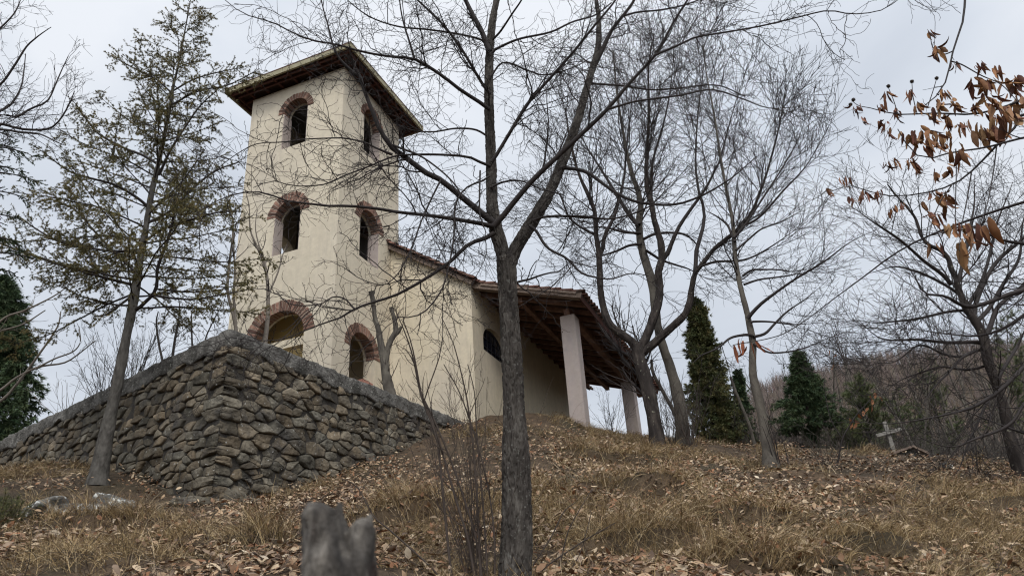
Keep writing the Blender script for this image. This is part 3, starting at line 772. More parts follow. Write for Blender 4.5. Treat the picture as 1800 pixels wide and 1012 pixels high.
def spawn(P, R, dens, lrange, ang, rfac, n, wig, trop=0., tmin=.1, rmin=.0012, zig=0., rtip=.35, lenpar=0., seed=0, flat=None, minc=0):
    """children of branches P (M,k,3), R (M,k); returns (M2,n,3),(M2,n)"""
    g = np.random.default_rng(seed)
    Mn, k, _ = P.shape
    seg = np.linalg.norm(np.diff(P, axis=1), axis=2); L_ = seg.sum(1)
    cnt = np.maximum(g.poisson(np.clip(dens * L_, 0, 400)), minc)
    idx = np.repeat(np.arange(Mn), cnt); m = len(idx)
    t = tmin + (1 - tmin) * g.random(m) ** .9
    f = t * (k - 1); i0 = np.clip(f.astype(int), 0, k - 2); fr = (f - i0)[:, None]
    pos = P[idx, i0] * (1 - fr) + P[idx, i0 + 1] * fr
    T = P[idx, i0 + 1] - P[idx, i0]; T /= np.linalg.norm(T, axis=1, keepdims=True) + 1e-9
    rp_ = R[idx, i0] * (1 - fr[:, 0]) + R[idx, i0 + 1] * fr[:, 0]
    rv = g.normal(size=(m, 3))
    if flat is not None: rv[:, 2] *= flat
    rv -= (rv * T).sum(1, keepdims=True) * T; rv /= np.linalg.norm(rv, axis=1, keepdims=True) + 1e-9
    a = np.radians(ang[0] + (ang[1] - ang[0]) * g.random(m))[:, None]
    D = np.cos(a) * T + np.sin(a) * rv
    Ln = (lrange[0] + (lrange[1] - lrange[0]) * g.random(m) ** 1.3) * (1 - .45 * t) + lenpar * L_[idx] * (1 - .7 * t) * (.6 + .8 * g.random(m))
    r0 = np.maximum(np.minimum(rp_ * .85, rp_ * rfac + Ln * .002), rmin)
    out = np.zeros((m, n, 3)); out[:, 0] = pos; st = Ln / (n - 1)
    z = g.normal(size=(m, 3))
    for q in range(1, n):
        D = D + g.normal(size=(m, 3)) * wig; D[:, 2] += trop
        if zig:
            z = z - (z * D).sum(1, keepdims=True) * D; zz = z / (np.linalg.norm(z, axis=1, keepdims=True) + 1e-9)
            D = D + zz * zig * (1 if q % 2 else -1)
        D /= np.linalg.norm(D, axis=1, keepdims=True) + 1e-9
        out[:, q] = out[:, q - 1] + D * st[:, None]
    RR = r0[:, None] * (1 - (1 - rtip) * np.linspace(0, 1, n)[None]); RR = np.maximum(RR, rmin * .8)
    return out, RR
def bark_trunk(P, R, sides, step, amp, seed=0, flare=0., us=.035, vs=.16):
    """a trunk with ridged bark as real relief"""
    P = np.asarray(P); L_ = np.linalg.norm(np.diff(P, axis=0), axis=1).sum()
    n = max(8, int(L_ / step)); P2, R2 = resample(P, R, n)
    s_ = np.linspace(0, L_, n); R2 = R2 * (1 + flare * np.exp(-s_ / .25))
    V, Fq = tubes(P2[None], R2[None], sides)
    ctr = np.repeat(P2, sides, axis=0); rad = V - ctr; rl = np.linalg.norm(rad, axis=1, keepdims=True)
    a = np.tile(np.arange(sides) * 2 * np.pi / sides, n); hh = np.repeat(s_, sides); rr = np.repeat(R2, sides)
    q = np.column_stack([np.cos(a) * rr / us, np.sin(a) * rr / us, hh / vs])
    nn = 1 - np.clip(np.abs(vnoise(q, 1, seed, 3)) * 3.0, 0, 1) ** .6 * 1.0; nn = -nn * 1.3 + .35 * vnoise(q, 2.3, seed + 7, 2)
    V = V + rad / rl * (nn * amp * np.minimum(1, rr / .06))[:, None]
    V += rad * (vnoise(V, 2.5, seed + 3, 2) * .10)[:, None]
    return V, Fq
def stack(lst, n=24): return np.stack([l[0] for l in lst]), np.stack([l[1] for l in lst])
def hang_bits(P, size, frac, g, up=-1):
    """small pointed bits (catkins, buds) at the tips of twigs"""
    tips = P[:, -1]; sel = g.random(len(tips)) < frac; t = tips[sel]; m = len(t)
    d = np.column_stack([g.normal(size=m) * .35, g.normal(size=m) * .35, np.full(m, up * 1.)]); d /= np.linalg.norm(d, axis=1, keepdims=True)
    s = size * (.6 + .8 * g.random(m))[:, None]
    u = np.cross(d, [.3, 1, .2]); u /= np.linalg.norm(u, axis=1, keepdims=True); v = np.cross(d, u)
    A_ = t; B_ = t + d * s; c = t + d * s * .45; w = s * .17
    V = np.stack([A_, B_, c + u * w, c + v * w, c - u * w, c - v * w], 1).reshape(-1, 3)
    o = np.arange(m)[:, None] * 6
    Ft = np.concatenate([o + np.array(q)[None] for q in [(0, 2, 3), (0, 3, 4), (0, 4, 5), (0, 5, 2), (1, 3, 2), (1, 4, 3), (1, 5, 4), (1, 2, 5)]])
    return V, Ft

def base_z(x, y): return Hs(x, y)
def make_tree(name, label, cat, stems, limbs, mats, levels, seed, stem_sides=14, bark=None, group=None, base=None, bits=None, crown_name='crown', limb_children=True):
    """stems/limbs: lists of (P,R); levels: list of spawn kwargs, each grown from the level before (and from the stems/limbs)"""
    b0 = stems[0][0][0] if base is None else base
    root = empty(name, b0, label, cat, group)
    tr = Geo()
    for i, (P, R) in enumerate(stems):
        if bark and R.max() > bark.get('minr', .03):
            tr.add(*bark_trunk(P, R, bark['sides'], bark['step'], bark['amp'], seed + i, bark.get('flare', 0) if i == 0 else 0, bark.get('us', .035), bark.get('vs', .16)))
        else: tr.tubes(P[None], R[None], stem_sides)
    tr.build('trunk', mats[0], root)
    g = Geo()
    if limbs:
        Pl, Rl = stack(limbs); g.tubes(Pl, Rl, 8)
    allb = stack([resample(P, R, 24) for P, R in stems] + list(limbs))
    cur = allb
    gr = np.random.default_rng(seed)
    prev = [allb]
    for li, lv in enumerate(levels):
        lv = dict(lv); src = lv.pop('src', -1); sides = lv.pop('sides', 3)
        if src == 'limbs': Ps = stack(limbs)
        elif src == 'stems': Ps = stack([resample(P, R, 24) for P, R in stems])
        elif src == 'all': Ps = allb
        else: Ps = prev[src]
        Pn, Rn = spawn(Ps[0], Ps[1], seed=seed * 31 + li, **lv)
        prev.append((Pn, Rn)); g.tubes(Pn, Rn, sides)
    g.build(crown_name, mats[1], root, smooth=False)
    if bits:
        V, Ft = hang_bits(prev[-1][0], bits[0], bits[1], gr)
        h = Geo(); h.add(V, None, Ft); h.build(bits[2], bits[3], root, smooth=False)
    return root, prev

# ---- the big forked tree in front
YM = 5.3
tb = at(905, 1012, YM)
tb[2] = min(tb[2], base_z(tb[0], tb[1]) + .05)
base_pts = [(905, 1012, 30), (908, 930, 27), (908, 850, 25.5), (903, 700, 22), (898, 600, 20.5), (892, 500, 20), (889, 455, 20)]
st_main = trace(base_pts, YM, YM + .1, 40)
lowp = np.array([[st_main[0][0][0], st_main[0][0][1] - .02, base_z(st_main[0][0][0], YM) - .3]])
st_main = (np.vstack([lowp, st_main[0]]), np.concatenate([[st_main[1][0] * 1.15], st_main[1]]))
ML = trace([(889, 470, 17), (879, 425, 16), (870, 395, 15), (865, 346, 13), (862, 247, 12), (859, 173, 11), (860.6, 99, 11), (865.5, 39.5, 9.5), (873, 0, 8), (884, -60, 6), (890, -140, 4)], YM + .1, YM - .1, 24)
MR = trace([(894, 470, 14), (905, 440, 14), (932, 395, 14), (967, 336, 12.5), (991.5, 277, 11), (1014, 217, 10.5), (1036, 138, 9.5), (1051, 84, 8), (1052, 30, 6), (1048, 0, 5), (1044, -60, 4), (1042, -130, 3)], YM + .1, YM + .5, 24)
ml = [
 ([(1038,130,7),(1060,85,5.5),(1075,54,4.5),(1095,28,4),(1115,0,3.5),(1135,-50,2)], 6.2, 6.0),
 ([(868,392,8),(853,380,7.5),(823.5,356,6.8),(774,316,6.3),(749,304,6.2),(700,267,6),(687.6,258,5.8),(667,227,5),(654,193,4.6),(642,165,4.2),(632,133,4),(615,122,3.2),(595,101,2.6),(584,77,2.4),(578,50,2),(568,15,1.6),(560,-20,1.2)], 5.8, 5.1),
 ([(866,398,6),(851,394,5),(799,385,4.2),(749,378,3.8),(700,373,3.5),(665,367,3.3),(615,362,3),(577,362,2.7),(544,358,2.4),(504,353,2),(460,338,1.7),(414,341,1.4),(370,359,1.1),(345,375,.8)], 5.8, 4.9),
 ([(868,410,6),(855,418,5),(823,430,4.4),(789,462,4),(749,489,3.5),(720,506,3.3),(692,520,3),(650,533,2.7),(623,543,2.5),(601,557,2),(566,569,1.6),(533,582,1.3),(495,597,1),(440,598,.8)], 5.8, 5.2),
 ([(623,543,2),(606,525,1.7),(585,522,1.5),(564,534,1.3),(528,537,1.1),(502,530,.9),(485,510,.7)], 5.3, 5.2),
 ([(860,192,5),(848,183,4.6),(809,158,4.2),(774,131,4),(729,104,3.7),(700,101,3.4),(667,97,3),(628,89,2.7),(590,78,2.4),(556,73,2.2),(519,60,1.9),(480,40,1.6),(430,25,1.2),(395,0,.9),(380,-20,.7)], 5.7, 4.7),
 ([(729,105,3),(718,68,2.4),(712,50,2.2),(705,20,1.8),(700,-20,1.3)], 5.2, 5.0),
 ([(862,165,4),(848,148,3.6),(813,89,3.3),(779,44,2.9),(739,5,2.5),(700,-30,2)], 5.7, 5.2),
 ([(860,90,7.5),(846,54,6.5),(833,30,6),(818,0,5.5),(800,-40,4),(790,-90,3)], 5.7, 5.5),
 ([(856,80,3),(843,69,2.8),(799,59,2.5),(749,52,2.3),(700,47,2),(650,30,1.7),(610,0,1.3),(590,-20,1)], 5.7, 4.9),
 ([(862,292,3.5),(848,287,3.2),(823,276,2.9),(774,272,2.7),(726,272,2.5),(692,275,2.2),(650,292,1.9),(605,309,1.7),(571,324,1.5),(518,327,1.2),(480,318,1),(445,330,.8)], 5.8, 5.0),
 ([(690,272,3.4),(665,262,2.4),(639,250,2),(605,243,1.8),(578,243,1.6),(535,245,1.5),(498,250,1.4),(451,253,1.1),(410,275,1),(370,305,.9),(340,312,.7)], 5.4, 4.9),
 ([(690,255,3),(708,262,2.6),(740,275,2.3),(775,300,2),(800,325,1.7),(815,350,1.3)], 5.5, 5.3),
 ([(860,310,2.5),(848,318,2.3),(820,330,2.1),(801,360,2),(797,423,1.9),(781,498,1.7),(757,537,1.6),(737,553,1.5),(715,558,1.3),(698,557,1.1)], 5.7, 5.3),
 ([(844,300,2),(843,370,1.8),(850,400,1)], 5.6, 5.5),
 ([(775,316,2.4),(758,350,2),(740,390,1.8),(722,440,1.6),(700,480,1.3),(680,500,1)], 5.6, 5.4),
 ([(864,95,3.5),(873,86,3.2),(912,69,2.8),(967,57,2.5),(1006,39,2.2),(1046,27,1.9),(1075,5,1.5)], 5.6, 5.3),
 ([(866,70,3),(880,55,2.8),(900,25,2.5),(917,0,2.2),(935,-35,1.5)], 5.7, 5.3),
 ([(864,285,4.5),(873,272,4.2),(897,232,4),(927,183,3.8),(962,143,3.5),(1006,94,3.2),(1046,44,2.9),(1075,10,2.5),(1095,-20,2)], 5.7, 5.2),
 ([(868,398,7),(880,385,6.3),(907,351,6),(937,316,5.8),(976,279,5.5),(1021,237,5),(1065,195,4.6),(1105,148,4.1),(1154,94,3.5),(1184,39,2.9),(1209,0,2.5),(1235,-45,1.8)], 5.7, 4.9),
 ([(1068,192,3),(1090,186,2.7),(1120,178,2.5),(1194,168,2.2),(1250,158,1.9),(1300,172,1.5),(1350,190,1.2),(1400,188,.9)], 5.3, 4.9),
 ([(1150,98,2.8),(1194,79,2.5),(1222,66,2.4),(1250,61,2.2),(1333,47,2),(1405,30,1.8),(1455,19,1.6),(1499,25,1.4),(1550,18,1.1),(1585,-5,.8)], 5.0, 4.4),
 ([(1092,30,2.6),(1120,22,2.4),(1160,18,2.1),(1200,10,1.9),(1240,-4,1.5),(1280,-20,1)], 6.1, 5.6),
 ([(980,296,4.5),(994,295,4.2),(1030,302,4),(1057,321,3.8),(1088,342,3.6),(1113,353,3.4),(1146,359,3),(1190,359,2.6),(1229,346,2.2),(1256,332,1.9),(1290,310,1.5),(1330,275,1.1)], 6.0, 5.4),
 ([(930,397,3.4),(942,405,3.2),(962,435,2.9),(996,454,2.6),(1021,479,2.3),(1046,487,2),(1075,490,1.6),(1110,480,1.2),(1140,485,.9)], 5.9, 5.5),
 ([(937,388,2.8),(960,381,2.6),(1021,380,2.4),(1070,385,2.2),(1115,375,1.9),(1150,360,1.6),(1180,362,1.2)], 5.9, 5.4),
 ([(1038,147,3),(1051,148,2.8),(1095,151,2.5),(1145,158,2.2),(1194,155,1.9),(1260,150,1.5),(1310,170,1.2)], 6.2, 5.8),
 ([(860,140,2.4),(885,110,2.2),(930,125,2),(960,132,1.8),(1010,118,1.4),(1040,100,1)], 5.7, 5.4),
 ([(858,240,2.6),(835,228,2.3),(800,226,2.1),(760,232,1.8),(720,228,1.4),(690,215,1)], 5.8, 5.5),
 ([(862,330,2.6),(885,320,2.3),(915,318,2),(950,332,1.6),(990,342,1.3)], 5.8, 5.6),
]
limbs = [trace(p, a - .5, b - .5) for p, a, b in ml]
make_tree('forked_tree', 'tall bare grey-barked tree forking in two in front of the church', 'tree', [st_main, ML, MR], limbs, (M['bark'], M['twig']),
 [dict(src='limbs', dens=8, lrange=(.25, 1.05), ang=(30, 75), rfac=.35, n=10, wig=.16, zig=.16, trop=.0, tmin=.12, rmin=.0032, sides=4),
  dict(src='stems', dens=2.2, lrange=(.5, 1.4), ang=(40, 80), rfac=.14, n=10, wig=.15, zig=.14, trop=.02, tmin=.25, rmin=.0034, sides=4),
  dict(src=1, dens=13, lrange=(.15, .7), ang=(30, 80), rfac=.5, n=10, wig=.26, zig=.28, trop=-.015, tmin=.08, rmin=.0021, sides=3),
  dict(src=2, dens=8, lrange=(.12, .6), ang=(30, 80), rfac=.5, n=9, wig=.24, zig=.28, trop=-.01, tmin=.08, rmin=.0021, sides=3),
  dict(src=3, dens=8.5, lrange=(.06, .30), ang=(30, 85), rfac=.8, n=7, wig=.3, zig=.32, trop=-.02, tmin=.15, rmin=.0016, sides=3),
  dict(src=4, dens=6, lrange=(.06, .28), ang=(30, 85), rfac=.8, n=7, wig=.3, zig=.32, trop=-.02, tmin=.15, rmin=.0016, sides=3)],
 seed=5, bark=dict(sides=150, step=.011, amp=.013, flare=.2, us=.02, vs=.085, minr=.03), bits=(.026, .30, 'blossoms', M['twig_red']))

# ---- twisted dark tree beside the porch
YD = 15.2
D0 = trace([(1160, 800, 16), (1157, 786, 14), (1150, 740, 13), (1140, 688, 14), (1126, 640, 13.5), (1121, 612, 13)], YD, YD, 20)
D1 = trace([(1123, 620, 10), (1112, 602, 8.5), (1101, 593, 8.2), (1074, 572, 7.2), (1064, 552, 7), (1056, 515, 6.8), (1054, 473, 6.5), (1053, 446, 6), (1048, 413, 5.5), (1046, 377, 5), (1039, 354, 4.6), (1027, 327, 4), (1018, 307, 3.6), (1010, 280, 3), (1000, 235, 2.2), (994, 190, 1.5)], YD, YD - .8)
D2 = trace([(1124, 615, 9), (1134, 598, 9), (1145, 567, 9), (1155, 540, 9), (1160, 505, 8.5), (1157, 473, 8.3), (1165, 446, 7.5), (1157, 413, 6.5), (1148, 377, 6), (1143, 349, 5.6), (1136, 321, 5), (1137, 280, 4.5), (1141, 200, 3.3), (1140, 120, 2.3), (1150, 60, 1.4)], YD, YD - .4)
D3 = trace([(1126, 622, 9), (1140, 612, 8.5), (1157, 596, 8), (1178, 578, 7.2), (1199, 558, 7), (1210, 540, 6.6), (1215, 515, 6.2), (1220, 485, 5.6), (1234, 465, 5), (1256, 437, 4.8), (1284, 415, 4.4), (1306, 393, 4), (1323, 371, 3.7), (1334, 343, 3.3), (1345, 313, 2.8), (1355, 280, 2.4), (1370, 220, 1.7), (1382, 150, 1.1)], YD, YD - 1.4)
dl = [([(1054,450,5),(1059,440,4.6),(1063,413,4.2),(1077,385,3.8),(1088,352,3.3),(1099,307,2.8),(1101,280,2.5),(1106,200,1.8),(1112,130,1.2)], YD - .2, YD - .8),
 ([(1221,486,4.6),(1223,468,4.6),(1223,446,4.4),(1229,424,4.2),(1238,390,3.8),(1237,363,3.5),(1230,341,3.2),(1226,316,2.9),(1223,280,2.5),(1226,200,1.9),(1236,120,1.4),(1246,60,1)], YD - .4, YD + .3),
 ([(1163,460,5),(1173,446,4.8),(1182,424,4.5),(1193,399,4.2),(1209,374,3.8),(1223,354,3.5),(1240,330,3.1),(1256,299,2.7),(1266,280,2.4),(1290,200,1.7),(1312,120,1.1)], YD, YD - 1),
 ([(1144,350,4),(1146,307,3.5),(1149,280,3),(1165,220,2.3),(1180,140,1.6),(1190,70,1)], YD, YD - .5),
 ([(1048,413,3),(1030,405,2.8),(1005,385,2.4),(985,350,2),(965,310,1.5)], YD - .3, YD - .8),
 ([(1046,380,3),(1025,383,2.7),(1000,380,2.3),(975,372,1.8),(950,360,1.2)], YD - .3, YD - 1),
 ([(1300,398,3),(1330,385,2.7),(1370,345,2.3),(1400,310,1.9),(1430,270,1.4),(1455,235,1)], YD - 1, YD - 1.6),
 ([(1225,470,3),(1260,460,2.7),(1310,455,2.2),(1360,430,1.8),(1410,400,1.3)], YD - .5, YD - .8)]
LVD = [dict(src='all', dens=4.0, lrange=(.7, 2.5), ang=(20, 58), rfac=.26, n=12, wig=.09, trop=.05, tmin=.42, rmin=.0066, sides=4),
       dict(src=1, dens=6.2, lrange=(.3, 1.5), ang=(18, 52), rfac=.5, n=8, wig=.09, trop=.05, tmin=.12, rmin=.0050, sides=3),
       dict(src=2, dens=5.6, lrange=(.15, .8), ang=(18, 52), rfac=.6, n=5, wig=.12, trop=.05, tmin=.1, rmin=.0042, sides=3)]
make_tree('twisted_tree', 'bare dark-barked tree twisting apart into three limbs beside the porch corner', 'tree', [D0, D1, D2, D3], [trace_t(*q) for q in dl], (M['bark_dark'], M['twig']), LVD, seed=21,
          bark=dict(sides=40, step=.05, amp=.018, us=.05, vs=.3, minr=.06, flare=.3))
# ---- pale leaning tree next to it
YP = 15.6
P0 = trace([(1204, 800, 15), (1202, 792, 14), (1196, 718, 12), (1184, 664, 10), (1169, 620, 9), (1157, 578, 9), (1152, 540, 9), (1147, 500, 9), (1135, 460, 8.6), (1126, 426, 8), (1123, 396, 7.6), (1126, 365, 6.8), (1126, 349, 6), (1118, 327, 5.4), (1110, 302, 4.8), (1104, 280, 4.2), (1095, 230, 3.3), (1084, 160, 2.3), (1078, 90, 1.4)], YP, YP + .3, 30)
pl = [([(1123,396,5.5),(1115,388,5.2),(1104,374,4.8),(1088,349,4.2),(1070,322,3.3),(1050,290,2.6),(1030,250,2),(1015,200,1.3)], YP, YP + .8),
 ([(1132,420,3.4),(1150,412,3.2),(1180,408,2.8),(1204,411,2.5),(1222,430,2.1),(1228,460,1.5)], YP, YP + .4),
 ([(1128,429,3.2),(1105,432,2.9),(1080,442,2.4),(1058,450,1.8),(1030,452,1.2)], YP, YP + .5),
 ([(1126,410,3),(1100,408,2.7),(1070,402,2.2),(1040,398,1.6),(1005,405,1.1)], YP, YP - .5),
 ([(1135,440,3),(1160,455,2.7),(1180,462,2.3),(1210,475,1.9),(1240,485,1.4)], YP, YP + .6)]
make_tree('leaning_tree', 'slim bare tree with smooth grey trunk leaning left, right of the dark twisted trunk', 'tree', [P0], [trace_t(*q) for q in pl], (M['bark_grey'], M['twig']), LVD, seed=33,
          bark=dict(sides=32, step=.06, amp=.008, us=.08, vs=.4, minr=.05, flare=.2))
# ---- third tree, standing alone
YT = 13.5
T0 = trace([(1356, 826, 16), (1353, 812, 12), (1347, 777, 9.7), (1338, 724, 8.6), (1329, 682, 8.2), (1322, 652, 7.8), (1323, 629, 7.6), (1323, 599, 7), (1317, 569, 6.2), (1311, 540, 5.8), (1306, 523, 5.6), (1298, 487, 5.2), (1292, 446, 4.7), (1290, 413, 4.4), (1287, 382, 4.1), (1281, 354, 3.8), (1276, 330, 3.5), (1273, 313, 3.2), (1267, 280, 2.8), (1255, 200, 2), (1242, 130, 1.3), (1236, 80, .9)], YT, YT + .3, 30)
tl = [([(1314,560,4.2),(1320,552,4),(1337,534,3.6),(1359,518,3.2),(1380,504,2.8),(1400,490,2.5),(1435,466,2.2),(1464,447,1.9),(1498,427,1.6),(1530,410,1.3),(1550,398,1)], YT, YT - 1.2),
 ([(1324,592,3.2),(1344,586,2.9),(1359,572,2.6),(1380,553,2.2),(1400,535,1.8),(1430,510,1.4)], YT, YT + .8),
 ([(1322,590,3.2),(1311,588,3),(1288,593,2.6),(1267,605,2.3),(1246,620,1.9),(1211,638,1.3)], YT, YT - .6),
 ([(1319,567,2.6),(1326,565,2.4),(1362,566,2),(1406,571,1.6),(1440,566,1.2)], YT, YT - .5),
 ([(1325,604,2.4),(1335,611,2.2),(1353,620,2),(1386,617,1.8),(1430,606,1.5),(1470,590,1.1)], YT, YT - .5),
 ([(1294,440,2.6),(1310,425,2.3),(1340,403,2),(1380,385,1.6),(1420,370,1.1)], YT, YT + .3),
 ([(1305,485,2.6),(1323,474,2.3),(1350,474,1.9),(1390,476,1.5),(1430,470,1)], YT, YT - .6),
 ([(1308,500,2.6),(1339,490,2.2),(1380,486,1.8),(1420,470,1.2)], YT, YT + .4),
 ([(1292,425,3),(1280,400,2.7),(1262,380,2.2),(1240,372,1.7)], YT, YT + .5),
 ([(1290,418,3),(1310,395,2.7),(1340,350,2.3),(1372,300,1.9),(1400,250,1.5),(1420,200,1.1)], YT, YT - .3)]
make_tree('slender_tree', 'slender bare tree with slim grey trunk standing alone in the leaf litter', 'tree', [T0], [trace_t(*q) for q in tl], (M['bark_grey'], M['twig']),
          [dict(src='all', dens=5.5, lrange=(.4, 2.1), ang=(25, 65), rfac=.25, n=10, wig=.10, trop=.035, tmin=.35, rmin=.0048, sides=4),
           dict(src=1, dens=5.5, lrange=(.2, 1.0), ang=(25, 60), rfac=.5, n=7, wig=.13, trop=.03, tmin=.12, rmin=.0038, sides=3),
           dict(src=2, dens=6.5, lrange=(.1, .5), ang=(25, 60), rfac=.6, n=5, wig=.16, trop=.02, tmin=.1, rmin=.0032, sides=3)], seed=41,
          bark=dict(sides=28, step=.06, amp=.006, us=.07, vs=.35, minr=.04, flare=.3))
# ---- spreading tree at the right edge
YR = 13.0
R0 = trace([(1800, 850, 15), (1796, 836, 13), (1785, 800, 11.5), (1774, 764, 10.5), (1765, 720, 9.8), (1753, 679, 9.2), (1742, 650, 9), (1735, 629, 9), (1730, 597, 8.6), (1718, 569, 8), (1700, 544, 7.4), (1685, 508, 6.4), (1678, 480, 5.5), (1672, 472, 5), (1661, 445, 4.3), (1625, 424, 3.6), (1607, 380, 2.8), (1578, 347, 2), (1560, 324, 1.3)], YR, YR - .3, 30)
rl = [([(1672,500,4.4),(1655,481,4),(1622,457,3.5),(1584,424,3),(1548,398,2.5),(1509,371,1.8),(1480,355,1.1)], YR, YR - 1),
 ([(1728,595,5.5),(1738,578,5.3),(1745,560,5),(1753,544,4.6),(1778,515,4),(1799,500,3.5),(1830,470,2.5)], YR, YR + .6),
 ([(1712,556,5),(1716,530,4.9),(1735,487,4.5),(1756,457,4.1),(1785,430,3.6),(1810,405,3),(1840,370,2)], YR, YR + .4),
 ([(1728,603,4.4),(1710,601,4.1),(1664,601,3.6),(1622,599,3),(1558,594,2.2),(1533,583,1.7),(1505,560,1.1)], YR, YR - 1.4),
 ([(1702,545,3.4),(1664,548,3),(1607,561,2.6),(1570,566,2.2),(1540,569,1.7),(1495,560,1.1)], YR, YR - 1),
 ([(1730,615,3),(1714,616,2.9),(1686,626,2.6),(1657,622,2.3),(1614,608,2),(1572,633,1.5),(1530,640,1)], YR, YR - 1),
 ([(1755,690,3),(1735,707,2.8),(1718,743,2.4),(1700,789,2),(1686,818,1.5),(1671,839,1)], YR - .5, YR - 1),
 ([(1730,610,2.8),(1705,622,2.6),(1686,633,2.4),(1654,668,2),(1636,693,1.6),(1611,729,1)], YR, YR - 1),
 ([(1682,505,4.4),(1690,470,4.1),(1700,430,3.7),(1706,400,3.2),(1710,360,2.5),(1716,310,1.7)], YR, YR + .4),
 ([(1716,566,4.6),(1740,540,4.2),(1770,490,3.7),(1790,450,3),(1800,400,2.3),(1806,340,1.5)], YR, YR + 1),
 ([(1750,670,4),(1770,640,3.7),(1790,600,3.2),(1815,570,2.6)], YR, YR + .4),
 ([(1690,520,3.4),(1660,500,3),(1620,480,2.6),(1570,470,2),(1520,478,1.4)], YR, YR + .6),
 ([(1740,640,3),(1700,650,2.7),(1650,645,2.2),(1600,660,1.7),(1560,690,1.1)], YR, YR + .6),
 ([(1700,540,4),(1722,500,3.7),(1745,430,3.2),(1762,370,2.5),(1775,320,1.8)], YR, YR + .8)]
make_tree('spreading_tree', 'wide bare tree with low tangled branches at the right edge of the slope', 'tree', [R0], [trace_t(*q) for q in rl], (M['bark_dark'], M['twig']),
          [dict(src='all', dens=4.4, lrange=(.6, 2.3), ang=(22, 60), rfac=.25, n=10, wig=.10, trop=.045, tmin=.2, rmin=.0050, sides=4),
           dict(src=1, dens=6.2, lrange=(.25, 1.2), ang=(20, 60), rfac=.5, n=7, wig=.13, trop=.035, tmin=.1, rmin=.0038, sides=3),
           dict(src=2, dens=5.4, lrange=(.1, .55), ang=(20, 60), rfac=.6, n=5, wig=.15, trop=.03, tmin=.1, rmin=.0038, sides=3)], seed=55,
          bark=dict(sides=32, step=.06, amp=.012, us=.06, vs=.3, minr=.04, flare=.2))
# ---- neighbour just outside the frame whose limbs sweep in low over the grave
N0 = trace([(1882, 880, 13), (1874, 800, 11), (1864, 680, 10), (1860, 590, 9), (1856, 480, 8), (1850, 380, 6), (1846, 280, 4), (1850, 180, 2)], 11.4, 11.4, 30)
N0 = (np.vstack([N0[0][0] - (0, 0, .8), N0[0]]), np.concatenate([[N0[1][0]], N0[1]]))
nl_ = [([(1856,480,6),(1800,509,5.2),(1771,517,5),(1735,530,4.7),(1700,537,4.4),(1664,522,3.9),(1629,521,3.4),(1613,508,3),(1606,490,2),(1600,470,1.3)], 11.4, 10.9),
 ([(1860,590,4.6),(1800,643,4.2),(1764,679,3.8),(1721,711,3.3),(1686,725,2.8),(1636,736,2.3),(1558,741,1.5),(1520,738,1)], 11.4, 10.4),
 ([(1863,650,4),(1800,707,3.5),(1782,739,3.2),(1753,761,2.8),(1700,775,2.4),(1671,782,2),(1629,773,1.5),(1607,757,1)], 11.4, 10.6),
 ([(1858, 520, 5), (1820, 540, 4), (1770, 575, 3.2), (1720, 590, 2.5), (1660, 585, 1.8), (1600, 575, 1)], 11.4, 11.8),
 ([(1857, 450, 5), (1810, 430, 4), (1760, 420, 3.2), (1700, 400, 2.4), (1640, 410, 1.6), (1590, 400, 1)], 11.4, 11.8)]
make_tree('bare_tree', 'bare tree just beyond the right edge, its low limbs sweeping in over the grave', 'tree', [N0], [trace_t(*q) for q in nl_], (M['bark_dark'], M['twig']),
          [dict(src='all', dens=4.4, lrange=(.4, 1.7), ang=(22, 60), rfac=.25, n=10, wig=.10, trop=.03, tmin=.15, rmin=.0042, sides=4),
           dict(src=1, dens=5.6, lrange=(.2, .9), ang=(20, 60), rfac=.5, n=7, wig=.13, trop=.03, tmin=.1, rmin=.0034, sides=3),
           dict(src=2, dens=4.5, lrange=(.1, .45), ang=(20, 60), rfac=.6, n=5, wig=.15, trop=.03, tmin=.1, rmin=.0028, sides=3)], seed=58)
# ---- bare crown reaching in from the left
YL = 8.0
lz = Hs(-7.4, YL)
L0 = resample(np.array([[-7.3, YL, lz - .2], [-7.2, YL, lz + 1.5], [-7.0, YL, 4.0], at(-90, 330, YL), at(-75, 230, YL), at(-60, 120, YL), at(-40, 0, YL), at(-30, -80, YL)]), np.array([.15, .13, .11, .09, .075, .06, .045, .03]), 24)
ll = [([(-78,235,6),(-40,222,5),(0,218,3.5),(25,224,3.1),(50,228,2.8),(87,226,2.4),(108,207,2),(124,178,1.5),(131,160,1)], YL, YL - .4),
 ([(-80,250,6),(-40,215,4),(0,202,3),(30,205,2.7),(54,191,2.4),(83,178,2),(99,145,1.7),(110,120,1.3),(120,99,.9)], YL, YL + .3),
 ([(-66,170,5),(-30,160,3.6),(0,149,2.9),(25,116,2.6),(46,83,2.2),(62,68,1.8),(75,58,1.4),(90,48,.9)], YL, YL - .3),
 ([(-50,80,4),(-20,65,3),(0,50,2.4),(21,29,2),(30,15,1.6),(36,0,1.2)], YL, YL),
 ([(-80,245,5),(-30,210,3.4),(0,195,2.8),(21,182,2.4),(37,153,2),(42,125,1.6),(45,95,1)], YL, YL + .6),
 ([(-80,250,5),(-40,236,3.4),(0,228,2.8),(35,232,2.3),(70,236,1.9),(100,250,1.4),(115,256,.8)], YL, YL - .8)]
